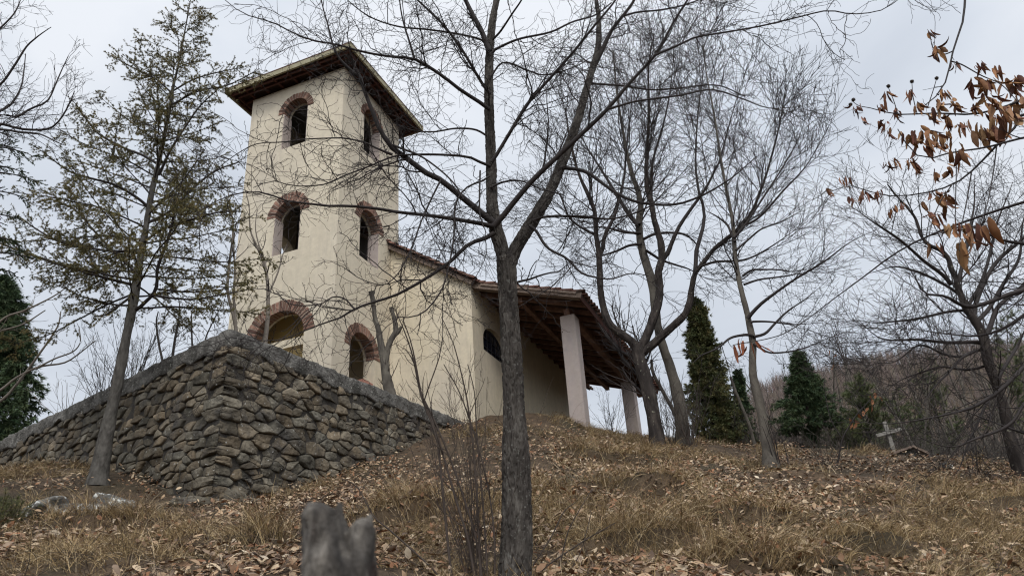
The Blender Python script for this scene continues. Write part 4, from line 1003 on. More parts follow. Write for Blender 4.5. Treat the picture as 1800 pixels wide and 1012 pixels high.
make_tree('overhanging_tree', 'bare crown of fine dark twigs reaching in at the top left corner', 'tree', [L0], [trace(*q) for q in ll], (M['bark_grey'], M['twig']),
          [dict(src='all', dens=6.5, lrange=(.2, 1.0), ang=(25, 65), rfac=.3, n=8, wig=.12, trop=.03, tmin=.2, rmin=.0036, sides=4),
           dict(src=1, dens=9, lrange=(.12, .5), ang=(25, 65), rfac=.55, n=6, wig=.15, trop=.03, tmin=.1, rmin=.0028, sides=3),
           dict(src=2, dens=8, lrange=(.05, .2), ang=(30, 65), rfac=.7, n=4, wig=.15, trop=.02, tmin=.2, rmin=.0022, sides=3)], seed=61)
# ---- pollarded trunk in front of the tower
YQ = 15.3
Q0 = trace([(688, 705, 13), (684, 684, 11), (678, 655, 9.5), (675, 632, 9)], YQ, YQ, 16)
Q1 = trace([(676, 640, 8), (671, 612, 7), (668, 594, 6.2), (664, 575, 5.6), (659, 558, 5.2), (656, 530, 5), (654, 519, 5.6), (653.6, 513, 6.6)], YQ, YQ - .1, 20)
Q2 = trace([(676, 640, 8), (681, 614, 6.4), (687, 598, 5.8), (694, 586, 5.8), (696, 578, 5.6), (692, 556, 4.2), (689, 547, 4), (688, 541, 4.6)], YQ, YQ, 20)
Q3 = trace([(694, 590, 4.5), (700, 583, 4), (705, 575, 3.4)], YQ, YQ, 8)
rootq = empty('pollarded_tree', Q0[0][0], 'pollarded grey trunk with two cut-off stems in front of the bell tower', 'tree')
g = Geo()
for i, (P, R) in enumerate((Q0, Q1, Q2, Q3)): g.add(*bark_trunk(P, R, 28, .04, .014, 70 + i, 0, .05, .2))
for (P, R) in (Q1, Q2, Q3):   # cut tops
    d = P[-1] - P[-2]; d /= np.linalg.norm(d); u = np.cross(d, [0, 1, 0]); u /= np.linalg.norm(u); v = np.cross(d, u)
    a = np.arange(16) * 2 * np.pi / 16
    ring = P[-1] + R[-1] * 1.02 * (np.cos(a)[:, None] * u + np.sin(a)[:, None] * v) * (1 + .12 * np.sin(3 * a)[:, None])
    V = np.vstack([ring, P[-1] + d * .012]); g.add(V, None, np.array([(i, (i + 1) % 16, 16) for i in range(16)]))
g.build('trunk', M['bark_grey'], rootq, smooth=False)
g = Geo(); Ps, Rs = stack([resample(*q, 24) for q in (Q0, Q1, Q2)])
A1, B1 = spawn(Ps, Rs, 7, (.25, .8), (25, 60), .12, 7, .1, trop=.06, rmin=.004, seed=71); A2, B2 = spawn(A1, B1, 5, (.1, .35), (25, 60), .6, 5, .12, trop=.04, rmin=.003, seed=72)
g.tubes(A1, B1, 3); g.tubes(A2, B2, 3); g.build('crown', M['twig_red'], rootq, smooth=False)

# ---- saplings behind the wall
def sapling(name, label, cat, stems, Y, mats, dens1, l1, dens2, l2, seed, trop=.06, rmin=.003, group=None):
    st = [trace(p, Y, Y + .1) for p in stems]
    root = empty(name, st[0][0][0], label, cat, group)
    Ps, Rs = stack(st)
    for i in range(len(st)):
        g = Geo(); g.tubes(Ps[i:i + 1], Rs[i:i + 1], 7); g.build('stem', mats[0], root)
    g = Geo()
    A1, B1 = spawn(Ps, Rs, dens1, l1, (22, 60), .5, 8, .1, trop=trop, rmin=rmin * 1.2, seed=seed, tmin=.2); A2, B2 = spawn(A1, B1, dens2, l2, (22, 60), .6, 5, .14, trop=trop * .6, rmin=rmin, seed=seed + 1)
    g.tubes(A1, B1, 3); g.tubes(A2, B2, 3)
    A3, B3 = spawn(A2, B2, dens2 * .8, (l2[0] * .4, l2[1] * .4), (22, 60), .7, 4, .14, trop=trop * .6, rmin=rmin * .8, seed=seed + 2); g.tubes(A3, B3, 3)
    g.build('crown', mats[1], root, smooth=False); return root, (A2, B2)
sapling('sapling', 'pale bare sapling with two stems at the corner of the wall top', 'sapling', [[(417, 596, 4), (414, 572, 3.8), (410, 553, 3.4), (400, 509, 3), (404, 458, 2.6), (410, 401, 2), (404, 360, 1.4), (400, 330, .9)], [(415, 575, 3), (411, 521, 2.6), (413, 477, 2.2), (411, 426, 1.5), (416, 390, .9)]], 12.4, (M['twig_pale'], M['twig_grey']), 3.2, (.25, .9), 4, (.1, .4), 80)
sapling('sapling', 'pale bare sapling crossing the wide brick arch of the tower', 'sapling', [[(464, 622, 6), (467, 594, 5), (471, 553, 4.4), (471, 505, 3.6), (466, 470, 3), (453, 436, 2.4), (440, 404, 1.8), (438, 363, 1.3), (430, 330, .8)], [(471, 500, 2.8), (465, 458, 2.2), (455, 430, 1.6), (449, 400, 1.1), (452, 370, .8)], [(471, 520, 2), (488, 480, 1.8), (498, 445, 1.2), (505, 430, .8)]], 13.2, (M['twig_pale'], M['twig']), 3.4, (.3, 1.0), 4, (.12, .45), 84)
sapling('shrub', 'thin knotty bare shoot above the left wall, nearer the pine trunk', 'shrub', [[(288, 645, 2.6), (285, 630, 2.4), (279, 602, 2.2), (275, 566, 1.8), (278, 548, 1)]], 12.8, (M['twig_grey'], M['twig_grey']), 5, (.15, .4), 5, (.06, .2), 88)
sapling('shrub', 'taller knotty bare shoot in the middle of the left wall top', 'shrub', [[(303, 640, 3), (304, 622, 2.8), (309, 588, 2.4), (314, 564, 1.8), (316, 530, 1)]], 12.8, (M['twig_grey'], M['twig_grey']), 6, (.15, .5), 5, (.06, .25), 91)
sapling('shrub', 'straight bare shoot above the left wall near its corner', 'shrub', [[(339, 625, 2.2), (338, 608, 2), (337, 578, 1.7), (337, 545, 1)], [(360, 605, 2), (363, 590, 1.6), (372, 570, 1.2), (385, 545, .8)]], 12.8, (M['twig_grey'], M['twig_grey']), 6, (.15, .5), 5, (.06, .25), 94)
def fan_shrub(name, label, base, nst, hgt, spread, seed, mats, r0=.008, dens=5, cat='shrub', lean=(0, 0), r2=.0028, parts=('stem', 'crown'), group=None, sub=.35, wig=.05, kind=None):
    root = empty(name, base, label, cat, group); g_ = np.random.default_rng(seed)
    P = np.zeros((nst, 12, 3)); Rr = np.zeros((nst, 12))
    for i in range(nst):
        a = g_.random() * 6.28; e = spread * g_.random() ** .7; h = hgt * (.5 + .5 * g_.random())
        d = np.array([math.cos(a) * math.sin(e) + lean[0], math.sin(a) * math.sin(e) + lean[1], math.cos(e)]); d /= np.linalg.norm(d)
        p = np.asarray(base, float) + np.array([g_.normal() * .05, g_.normal() * .05, -.03])
        for q in range(12):
            P[i, q] = p; d = d + g_.normal(size=3) * wig; d[2] += .02; d /= np.linalg.norm(d); p = p + d * h / 11
        Rr[i] = r0 * (.6 + .6 * g_.random()) * np.linspace(1, .3, 12)
    for i in range(nst):
        g = Geo(); g.tubes(P[i:i + 1], Rr[i:i + 1], 5); g.build(parts[0], mats[0], root)
    A1, B1 = spawn(P, Rr, dens, (hgt * sub * .3, hgt * sub), (18, 50), .6, 6, .10, trop=.05, rmin=r2 * 1.2, seed=seed + 1, tmin=.25); A2, B2 = spawn(A1, B1, dens * 1.1, (hgt * sub * .12, hgt * sub * .45), (18, 55), .7, 5, .12, trop=.04, rmin=r2, seed=seed + 2)
    g = Geo(); g.tubes(A1, B1, 3); g.tubes(A2, B2, 3); g.build(parts[1], mats[1], root, smooth=False)
    return root
p = at(232, 690, 13.4); p[2] = 4.97
fan_shrub('shrub', 'dense fan of bare brushwood behind the wall, right beside the pine trunk', p, 26, 1.9, .75, 97, (M['twig_grey'], M['twig_grey']))
p = at(185, 720, 14.2); p[2] = 4.97
fan_shrub('shrub', 'low fan of bare brushwood behind the wall, left of the pine trunk', p, 20, 1.7, .8, 101, (M['twig_grey'], M['twig_grey']))
p = at(120, 750, 14.8); p[2] = 4.97
fan_shrub('shrub', 'small pale bare brush on the far left part of the wall top', p, 12, 1.1, .9, 105, (M['twig_pale'], M['twig_pale']))
p = at(395, 640, 13); p[2] = 4.97
fan_shrub('shrub', 'wispy bare brush behind the highest corner of the wall', p, 10, 1.9, .6, 107, (M['twig_grey'], M['twig']))
LB = [[(-60, 740, 4), (0, 705, 3), (27, 678, 2.6), (74, 615, 2.2), (101, 574, 1.6), (107, 547, 1)], [(-60, 720, 4), (0, 686, 2.8), (27, 665, 2.4), (67, 645, 2), (111, 638, 1.7), (134, 625, 1.4), (168, 598, .9)],
      [(62, 648, 2), (97, 630, 1.6), (128, 618, 1.4), (141, 601, 1.1), (139, 574, .8)], [(-50, 640, 3), (0, 565, 2.4), (45, 545, 2), (95, 520, 1.4), (125, 498, .9)], [(-50, 600, 3), (0, 582, 2), (40, 570, 1.6), (80, 545, 1.1)]]
sapling('sapling', 'pale bare branches arching in from the left edge before the dark green tree', 'sapling', LB, 13.0, (M['twig_pale'], M['twig_pale']), 3, (.15, .6), 3.5, (.08, .3), 110, rmin=.0035)

# ------------------------------------------------------------------ needles and foliage
def tufts(P, per_m, nl, nneed, g, width=.004, ang=(25, 75), tmin=.1, up=.0, dark=(.6, 1.3)):
    """bunches of thin needles along twigs P (M,k,3)"""
    Mn, k, _ = P.shape; L_ = np.linalg.norm(np.diff(P, axis=1), axis=2).sum(1)
    cnt = np.maximum(1, g.poisson(per_m * L_)); idx = np.repeat(np.arange(Mn), cnt); m = len(idx)
    t = tmin + (1 - tmin) * g.random(m); f = t * (k - 1); i0 = np.clip(f.astype(int), 0, k - 2); fr = (f - i0)[:, None]
    pos = P[idx, i0] * (1 - fr) + P[idx, i0 + 1] * fr; T = P[idx, i0 + 1] - P[idx, i0]; T /= np.linalg.norm(T, axis=1, keepdims=True) + 1e-9
    pos = np.repeat(pos, nneed, 0); T = np.repeat(T, nneed, 0); q = len(pos)
    rv = g.normal(size=(q, 3)); rv -= (rv * T).sum(1, keepdims=True) * T; rv /= np.linalg.norm(rv, axis=1, keepdims=True) + 1e-9
    a = np.radians(ang[0] + (ang[1] - ang[0]) * g.random(q))[:, None]
    D = np.cos(a) * T + np.sin(a) * rv; D[:, 2] += up; D /= np.linalg.norm(D, axis=1, keepdims=True)
    s = np.cross(D, g.normal(size=(q, 3))); s /= np.linalg.norm(s, axis=1, keepdims=True) + 1e-9
    ln = (nl * (.6 + .7 * g.random(q)))[:, None]
    V = np.stack([pos + s * width, pos - s * width, pos + D * ln], 1).reshape(-1, 3)
    c = dark[0] + (dark[1] - dark[0]) * np.repeat(g.random(m), nneed); w = np.repeat(g.random(m), nneed) * .3
    C = np.repeat(np.column_stack([c * (1 + w), c, c * (1 - w * .4)]), 3, axis=0)
    return V, np.arange(q * 3).reshape(-1, 3), C

# ---- tall cedar before the wall
YK = 11.8
K0 = trace([(170, 856, 18), (173, 838, 16), (182, 790, 13.6), (193, 735, 12.2), (207, 671, 10.8), (217, 618, 9.6), (229, 559, 9), (236, 523, 8.6), (244, 468, 8), (254, 415, 7), (265, 347, 6.4), (276, 298, 5.6), (286, 251, 5), (297, 198, 4.2), (304, 155, 3.6), (312, 120, 3), (324, 60, 2), (334, 5, 1.3), (340, -25, .7)], YK, YK, 40)
kl = [([(238,545,4.6),(246,540,4.4),(255,531,4.2),(269,517,3.9),(276,500,3.6),(276,475,3.3),(286,445,3),(297,415,2.7),(305,380,2.3),(311,351,1.8),(322,310,1.1)], YK, YK - .7),
 ([(268,519,2.4),(302,524,2.1),(340,526,1.8),(373,521,1.5),(410,514,1.2),(440,508,.9)], YK - .2, YK - .6),
 ([(275,508,2),(300,510,1.8),(326,513,1.6),(373,512,1.2),(400,505,.9)], YK - .3, YK + .4),
 ([(233,500,3.6),(227,499,3.3),(177,486,2.8),(133,474,2.4),(88,458,2),(38,442,1.5),(0,428,1)], YK, YK - .5),
 ([(246,452,3.4),(240,442,3.2),(190,441,2.8),(139,431,2.4),(95,420,2),(57,398,1.5),(32,379,1)], YK, YK + .4),
 ([(240,482,3),(234,474,2.8),(202,445,2.5),(164,404,2.1),(133,370,1.7),(101,354,1.1)], YK, YK + 1),
 ([(262,365,3.4),(240,347,3.1),(202,325,2.7),(158,313,2.3),(120,300,1.8),(73,265,1.1)], YK, YK - .8),
 ([(280,290,3.2),(251,273,2.9),(220,261,2.6),(174,236,2.2),(153,211,1.8),(133,182,1.1)], YK, YK + .3),
 ([(279,308,3.2),(290,285,3),(301,262,2.7),(333,212,2.2),(354,184,1.7),(380,160,1.1)], YK, YK - .5),
 ([(259,392,3.2),(300,370,2.8),(340,330,2.4),(380,300,1.9),(420,285,1.2)], YK, YK + .8),
 ([(232,520,2.8),(205,540,2.3),(185,553,1.7),(165,556,1)], YK, YK - .7),
 ([(247,430,3),(290,400,2.6),(340,385,2.1),(390,372,1.5),(425,372,1)], YK, YK - .9),
 ([(303,165,2.2),(275,140,1.9),(235,120,1.5),(195,98,.9)], YK, YK - .3),
 ([(304,160,2.2),(340,140,1.9),(380,128,1.5),(430,118,.9)], YK, YK + .3),
 ([(300,185,2.4),(350,160,2),(400,150,1.6),(450,125,.9)], YK, YK - .5)]
klimb = [trace(*q) for q in kl]
kr = empty('cedar', K0[0][0], 'tall open cedar with short olive needles standing before the left wall', 'tree')
g = Geo(); g.add(*bark_trunk(K0[0], K0[1], 36, .05, .010, 91, .25, .045, .12)); g.build('trunk', M['bark_pine'], kr)
g_ = np.random.default_rng(93)
Kp, Kr_ = K0; ktop = Kp[-1, 2]; kbot = Kp[12, 2]
nb = 88
PB = np.zeros((nb, 24, 3)); RB = np.zeros((nb, 24))
zlo = at(236, 545, YK)[2]
for i in range(nb):
    t = (i + .5) / nb; z = zlo + (ktop - .1 - zlo) * t ** 1.05
    p = np.array([np.interp(z, Kp[:, 2], Kp[:, j]) for j in range(3)])
    a = i * 2.4 + g_.normal() * .4
    Ln = (1 - t) ** .95 * 2.3 * (.7 + .5 * g_.random()) + .12
    el = .1 + .5 * t + g_.normal() * .12
    d = np.array([math.cos(a) * math.cos(el), math.sin(a) * math.cos(el), math.sin(el)])
    for q in range(24):
        PB[i, q] = p; d = d + g_.normal(size=3) * .05; d[2] += .012 if q > 10 else -.008; d /= np.linalg.norm(d); p = p + d * Ln / 23
    RB[i] = (.006 + .010 * Ln / 2) * np.linspace(1, .25, 24)
Pl, Rl = stack(klimb); Pa = np.concatenate([PB, Pl]); Ra = np.concatenate([RB, Rl])
A1, B1 = spawn(Pa, Ra, 9.5, (.10, .42), (30, 65), .4, 8, .08, lenpar=.16, trop=-.02, rmin=.004, seed=94, tmin=.12, flat=.45)
A2, B2 = spawn(A1, B1, 9.0, (.08, .34), (30, 65), .6, 6, .08, trop=-.05, rmin=.002, seed=95, tmin=.1, flat=.7)
A3, B3 = spawn(A2, B2, 7.0, (.04, .16), (30, 65), .6, 4, .08, trop=-.06, rmin=.0016, seed=96, tmin=.1)
g = Geo(); g.tubes(Pa, Ra, 6); g.tubes(A1, B1, 3); g.tubes(A2, B2, 3); g.build('crown', M['twig'], kr)
g = Geo(); g.add(*[(v) for v in (lambda r: (r[0], None, r[1], r[2]))(tufts(A1, 34, .034, 9, g_, .0040))]); g.add(*(lambda r: (r[0], None, r[1], r[2]))(tufts(A2, 34, .034, 9, g_, .0040))); g.add(*(lambda r: (r[0], None, r[1], r[2]))(tufts(Pa, 22, .042, 9, g_, .0050, tmin=.25)))
g.add(*(lambda r: (r[0], None, r[1], r[2]))(tufts(A3, 44, .034, 9, g_, .0040))); g.build('needles', M['needle'], kr, smooth=False)

# ---- feathery conifer at the left edge
YG = 9.5
FT = np.array([at(-150, 500, YG)[0], YG, 0]); FTz = Hs(FT[0], YG)
fr = empty('larch', (FT[0], YG, FTz), 'feathery conifer whose drooping sprays hang in at the left edge', 'tree')
g = Geo(); P, R = resample(np.array([[FT[0], YG, FTz - .2], [FT[0], YG, 4], [FT[0] + .05, YG, 9]]), np.array([.15, .11, .03]), 24); g.tubes(P[None], R[None], 12); g.build('trunk', M['bark_pine'], fr)
fl = []
for (y0, x1, y1) in ((330, 35, 262), (350, 60, 268), (360, 45, 300), (380, 66, 312), (420, 50, 345), (440, 45, 385), (480, 35, 425), (500, 70, 452), (520, 30, 480), (300, 20, 240)):
    fl.append(trace([(-150, y0, 3.5), (-80, (y0 + y1) / 2 - 12, 2.6), (-20, y1 - 8, 1.8), (x1 * .6, y1 - 2, 1.2), (x1, y1 + 8, .7)], YG, YG + random.uniform(-.5, .5)))
Pf, Rf = stack(fl)
A1, B1 = spawn(Pf, Rf, 14, (.1, .5), (25, 50), .5, 7, .06, trop=-.05, rmin=.002, seed=121, tmin=.3, flat=.5)
A2, B2 = spawn(A1, B1, 9, (.05, .15), (25, 50), .5, 5, .06, trop=-.05, rmin=.0016, seed=122, tmin=.1)
g = Geo(); g.tubes(Pf, Rf, 5); g.tubes(A1, B1, 3); g.tubes(A2, B2, 3); g.build('crown', M['twig'], fr)
g = Geo()
for Q in (A1, A2): r = tufts(Q, 90, .022, 7, g_, .0034, ang=(20, 50)); g.add(r[0], None, r[1], r[2])
g.build('needles', M['thuja'], fr, smooth=False)

# ---- dense conifers made of leafy sprays
def dense_conifer(name, label, base, top, rfun, N, size, m, seed, nneed=11, trunk=.08, droop=.1, width=.012, group=None, inner=.25, trunk_mat='bark_dark', lean=True):
    base = np.asarray(base, float); top = np.asarray(top, float); g_ = np.random.default_rng(seed)
    root = empty(name, base, label, 'tree', group)
    P, R = resample(np.vstack([base - (0, 0, .2), (base + top) / 2, top - (top - base) * .05]), np.array([trunk * 1.1, trunk * .7, trunk * .15]), 12)
    g = Geo(); g.tubes(P[None], R[None], 10); g.build('trunk', M[trunk_mat], root)
    t = g_.random(N) ** .85; a = g_.random(N) * 2 * np.pi
    lump = 1 + .22 * np.sin(a * 3 + t * 17 + seed) + .20 * np.sin(a * 5 - t * 31) + .14 * np.sin(a * 2 + t * 53 + seed * 2) + g_.normal(size=N) * .13
    rr = rfun(t) * lump * (inner + (1 - inner) * g_.random(N) ** .45)
    ax = base + (top - base) * t[:, None]
    out = np.column_stack([np.cos(a), np.sin(a), np.zeros(N)])
    pos = ax + out * rr[:, None]
    # each spray: a short curved shoot carrying flat leafy needles
    D = out * .7 + g_.normal(size=(N, 3)) * .35; D[:, 2] += .45 - droop * 4; D /= np.linalg.norm(D, axis=1, keepdims=True)
    k = 4; Q = np.zeros((N, k, 3)); Q[:, 0] = pos - D * size * .5
    for i in range(1, k): Q[:, i] = Q[:, i - 1] + D * (size / (k - 1)) * (.7 + .6 * g_.random(N))[:, None]; D[:, 2] -= droop; D /= np.linalg.norm(D, axis=1, keepdims=True)
    r = tufts(Q, 5 / size, size * .42, nneed, g_, width, ang=(20, 60), tmin=.0, dark=(.55, 1.4))
    g = Geo(); g.add(r[0], None, r[1], r[2]); g.build('crown', m, root, smooth=False)
    return root
cb, ct_ = at(1262, 796, 20), at(1222, 528, 20)
cb = np.array([cb[0], 20, Hs(cb[0], 20)])
dense_conifer('cypress', 'tall dark green cypress with brownish tips between the leaning tree and the slender tree', cb, ct_, lambda t: .55 * np.minimum(1, (1.0 - t) ** .62 * 1.15) * (1 - .25 * (t < .08)), 3600, .22, M['cyp'], 131, width=.013, nneed=7)
c2 = at(1305, 760, 21.5); c2[2] = Hs(c2[0], 21.5)
dense_conifer('cypress', 'small dark cypress tip just right of the tall cypress', c2, at(1296, 652, 21.5), lambda t: .32 * (1 - t) ** .7, 700, .2, M['thuja'], 133, width=.012, nneed=6, trunk=.05)
c3 = at(1433, 796, 20.5); c3[2] = Hs(c3[0], 20.5)
def spruce_r(t):
    return np.where(t < .24, .05, .84 * (1 - (t - .24) / .76) ** 1.0 * (1 + .28 * np.sin(t * 38)))
dense_conifer('spruce', 'small dark spruce with a pointed top and short bare trunk, left of the wooden cross', c3, at(1401, 620, 20.5), spruce_r, 1500, .27, M['thuja'], 135, width=.012, trunk=.06, nneed=7)
c4 = at(-22, 790, 17); c4[2] = 4.95
dense_conifer('thuja', 'broad deep green conifer behind the far left end of the wall', c4, at(8, 488, 17), lambda t: 1.12 * (1 - t) ** .6 * (1 + .10 * np.sin(t * 23)), 3000, .32, M['thuja'], 137, width=.012, trunk=.12, droop=.18, nneed=8, inner=.15)
def soft_pine(name, label, base, top, spread, nb, seed, m='pine_g', trunk=.05, nl=.10, group=None, tm='bark_pine', bare=.25, per=18, wd=.004):
    base = np.asarray(base, float); top = np.asarray(top, float); g_ = np.random.default_rng(seed)
    root = empty(name, base, label, 'tree', group)
    P, R = resample(np.vstack([base - (0, 0, .2), base * .5 + top * .5 + g_.normal(size=3) * .04, top]), np.array([trunk, trunk * .6, trunk * .15]), 16)
    g = Geo(); g.tubes(P[None], R[None], 8); g.build('trunk', M[tm], root)
    PB = np.zeros((nb, 10, 3)); RB = np.zeros((nb, 10)); hh = np.linalg.norm(top - base)
    for i in range(nb):
        t = bare + (1 - bare) * (i + g_.random()) / nb; p = base + (top - base) * t; a = g_.random() * 6.28; Ln = spread * (1 - t * .75) * (.6 + .6 * g_.random())
        el = .25 + .4 * t; d = np.array([math.cos(a) * math.cos(el), math.sin(a) * math.cos(el), math.sin(el)])
        for q in range(10):
            PB[i, q] = p; d = d + g_.normal(size=3) * .06; d[2] += .03; d /= np.linalg.norm(d); p = p + d * Ln / 9
        RB[i] = .4 * trunk * (1 - .7 * t) * np.linspace(1, .3, 10)
    A1, B1 = spawn(PB, RB, 5 / spread, (spread * .2, spread * .5), (25, 55), .6, 6, .08, trop=.05, rmin=.004, seed=seed, tmin=.3)
    g = Geo(); g.tubes(PB, RB, 5); g.tubes(A1, B1, 3); g.build('branches', M['twig_grey'], root)
    g = Geo()
    for Q in (A1, PB): r = tufts(Q, per, nl, 9, g_, wd, ang=(15, 60), tmin=.3); g.add(r[0], None, r[1], r[2])
    g.build('crown', M[m], root, smooth=False); return root
def gp(px, py, Y, dz=0):
    p = at(px, py, Y); p[2] = Hs(p[0], Y) + dz; return p
soft_pine('pine', 'young soft green pine with slanting thin trunk directly left of the wooden cross', gp(1543, 811, 19.5), at(1505, 672, 19.5), .85, 56, 141, nl=.12, per=40)
soft_pine('pine', 'low bushy green pine right behind the wooden cross', gp(1500, 815, 21.5), at(1492, 745, 21.5), 1.0, 50, 143, nl=.12, bare=.08, per=40)
soft_pine('pine', 'hazy green pine far behind the cross, left of the spreading tree', gp(1640, 760, 27), at(1633, 652, 27), 1.5, 44, 145, nl=.15, bare=.15, wd=.006)
soft_pine('pine', 'hazy tall pine seen through the tangled branches at the right edge', gp(1745, 760, 29), at(1770, 560, 29), 1.7, 50, 147, nl=.16, bare=.3, wd=.006)
soft_pine('pine', 'dark low pine behind the grave mound', gp(1585, 800, 24), at(1575, 705, 24), 1.2, 52, 149, nl=.14, bare=.05, wd=.005)

# ---- thin chestnut sapling with orange leaves, and the chestnut branch overhead
LEAFC = np.array([(.38, .20, .085), (.28, .13, .055), (.15, .06, .038), (.44, .27, .135), (.20, .085, .045), (.32, .17, .085)])
def big_leaf(p, d, ln, wd, curl, g_, colr):
    """one long curled toothed leaf: a folded strip, real curvature"""
    d = d / np.linalg.norm(d); s = np.cross(d, g_.normal(size=3)); s /= np.linalg.norm(s); n = np.cross(s, d)
    k = 7; V = []; q = p.copy(); dd = d.copy()
    for i in range(k):
        t = i / (k - 1); w = wd * math.sin(math.pi * (.06 + .9 * t) ** .85) * (1 + (.10 if i % 2 else -.06))
        fold = .35 + .3 * g_.random()
        V += [q - s * w + n * w * fold, q, q + s * w + n * w * fold * (.6 + .8 * g_.random())]
        ax = s; c_, s_ = math.cos(curl / k), math.sin(curl / k); dd, n = dd * c_ + n * s_, n * c_ - dd * s_
        tw = g_.normal() * .14; s, n = s * math.cos(tw) + n * math.sin(tw), n * math.cos(tw) - s * math.sin(tw)
        q = q + dd * ln / (k - 1)
    Fq = []
    for i in range(k - 1):
        for j in (0, 1): a = i * 3 + j; Fq.append((a, a + 1, a + 4, a + 3))
    C = np.tile(colr, (len(V), 1)) * (.85 + .3 * g_.random((len(V), 1)))
    return np.array(V), np.array(Fq), C
def leaf_cluster(G_, c, n, size, g_, dark=None):
    for i in range(n):
        d = np.array([g_.normal() * .26, g_.normal() * .26, -1 + abs(g_.normal()) * .1])
        ci = g_.choice([2, 4, 1]) if dark else g_.integers(0, 6)
        v, f, c_ = big_leaf(c + g_.normal(size=3) * size * .16, d, size * (.7 + .5 * g_.random()), size * (.095 if dark else .125) * (.7 + .6 * g_.random()), g_.normal() * 1.0, g_, LEAFC[ci] * np.array([.86, .84, .84]) * (.6 + .7 * g_.random()))
        G_.add(v, f, None, c_)
YC = 4.6
tcx = at(2150, 300, YC)
chz = Hs(tcx[0], YC)
chr_ = empty('chestnut_tree', (tcx[0], YC, chz), 'chestnut boughs with hanging brown dead leaves and burrs reaching in from the upper right', 'tree')
g = Geo(); P, R = resample(np.array([[tcx[0], YC, chz - .2], [tcx[0] - .05, YC, 2.2], [tcx[0] - .1, YC, 5.5]]), np.array([.13, .1, .05]), 24); g.add(*bark_trunk(P, R, 28, .04, .01, 151, .2)); g.build('trunk', M['bark_dark'], chr_)
cl = [([(2140, 130, 8), (1950, 160, 5), (1860, 168, 3.6), (1800, 175, 3.2), (1760, 190, 2.6), (1708, 201, 2.2), (1647, 199, 1.8), (1578, 201, 1.4), (1530, 190, 1)], YC, YC + .1),
 ([(2140, 150, 8), (1900, 180, 5), (1800, 201, 3.2), (1786, 222, 2.9), (1751, 257, 2.6), (1708, 301, 2.2), (1673, 325, 1.8), (1621, 340, 1.5), (1560, 344, 1.2), (1499, 327, 1)], YC, YC + .2),
 ([(2140, 180, 7), (1900, 225, 4), (1800, 242, 2.6), (1734, 259, 2.2), (1673, 268, 1.8), (1625, 279, 1.4), (1595, 255, 1.2), (1578, 227, 1)], YC, YC - .2),
 ([(2130, -150, 8), (1900, -80, 5), (1740, -60, 3.4), (1700, -20, 3), (1695, 20, 2.7), (1690, 48, 2.4), (1678, 79, 2.2), (1671, 110, 2), (1660, 149, 1.7), (1640, 175, 1.3), (1620, 190, 1)], YC, YC),
 ([(1676, 90, 1.6), (1656, 96, 1.5), (1640, 84, 1.2), (1635, 62, .9)], YC, YC), ([(1672, 108, 1.8), (1691, 114, 1.6), (1725, 133, 1.4), (1760, 149, 1.2), (1790, 180, 1)], YC, YC - .1),
 ([(1680, 262, 1.3), (1681, 300, 1.2), (1680, 340, 1.1), (1679, 388, .9)], YC, YC), ([(1578, 201, 1.2), (1572, 180, 1), (1562, 155, .8)], YC, YC), ([(1530, 190, 1), (1510, 186, .9), (1498, 178, .7)], YC, YC),
 ([(1612, 200, 1.2), (1605, 170, 1), (1603, 146, .8)], YC, YC), ([(1630, 190, 1.2), (1640, 160, 1), (1646, 140, .8)], YC, YC),
 ([(1708, 301, 1.6), (1700, 350, 1.3), (1690, 400, 1.1), (1686, 440, .9)], YC, YC - .2), ([(1673, 325, 1.4), (1650, 360, 1.1), (1636, 400, .9), (1632, 430, .7)], YC, YC - .1),
 ([(1752, 257, 1.6), (1745, 310, 1.3), (1735, 360, 1.1), (1722, 395, .9)], YC, YC - .4), ([(1499, 327, 1), (1480, 330, .8), (1458, 338, .6)], YC, YC + .1)]
def join_trunk(P):
    z0 = P[0, 2]; tx = tcx[0] - .05 * np.clip((z0 - chz) / (2.2 - chz), 0, 1) - .05 * np.clip((z0 - 2.2) / 3.3, 0, 1)
    off = np.array([tx, YC, np.clip(z0, chz, 5.4)]) - P[0]; w = np.clip(1 - np.linspace(0, 1, len(P)) / .22, 0, 1)[:, None]
    return P + off * w
Tc = [trace(*q) for q in cl]
Tc = [((join_trunk(t[0]) if q[0][0][0] > 2100 else t[0]), t[1]) for t, q in zip(Tc, cl)]
Pc, Rc = stack(Tc)
A1, B1 = spawn(Pc, Rc, 3, (.06, .3), (30, 70), .6, 6, .12, trop=-.02, rmin=.0018, seed=152, tmin=.35)
g = Geo(); g.tubes(Pc, Rc, 7); g.tubes(A1, B1, 3); g.build('crown', M['twig'], chr_)
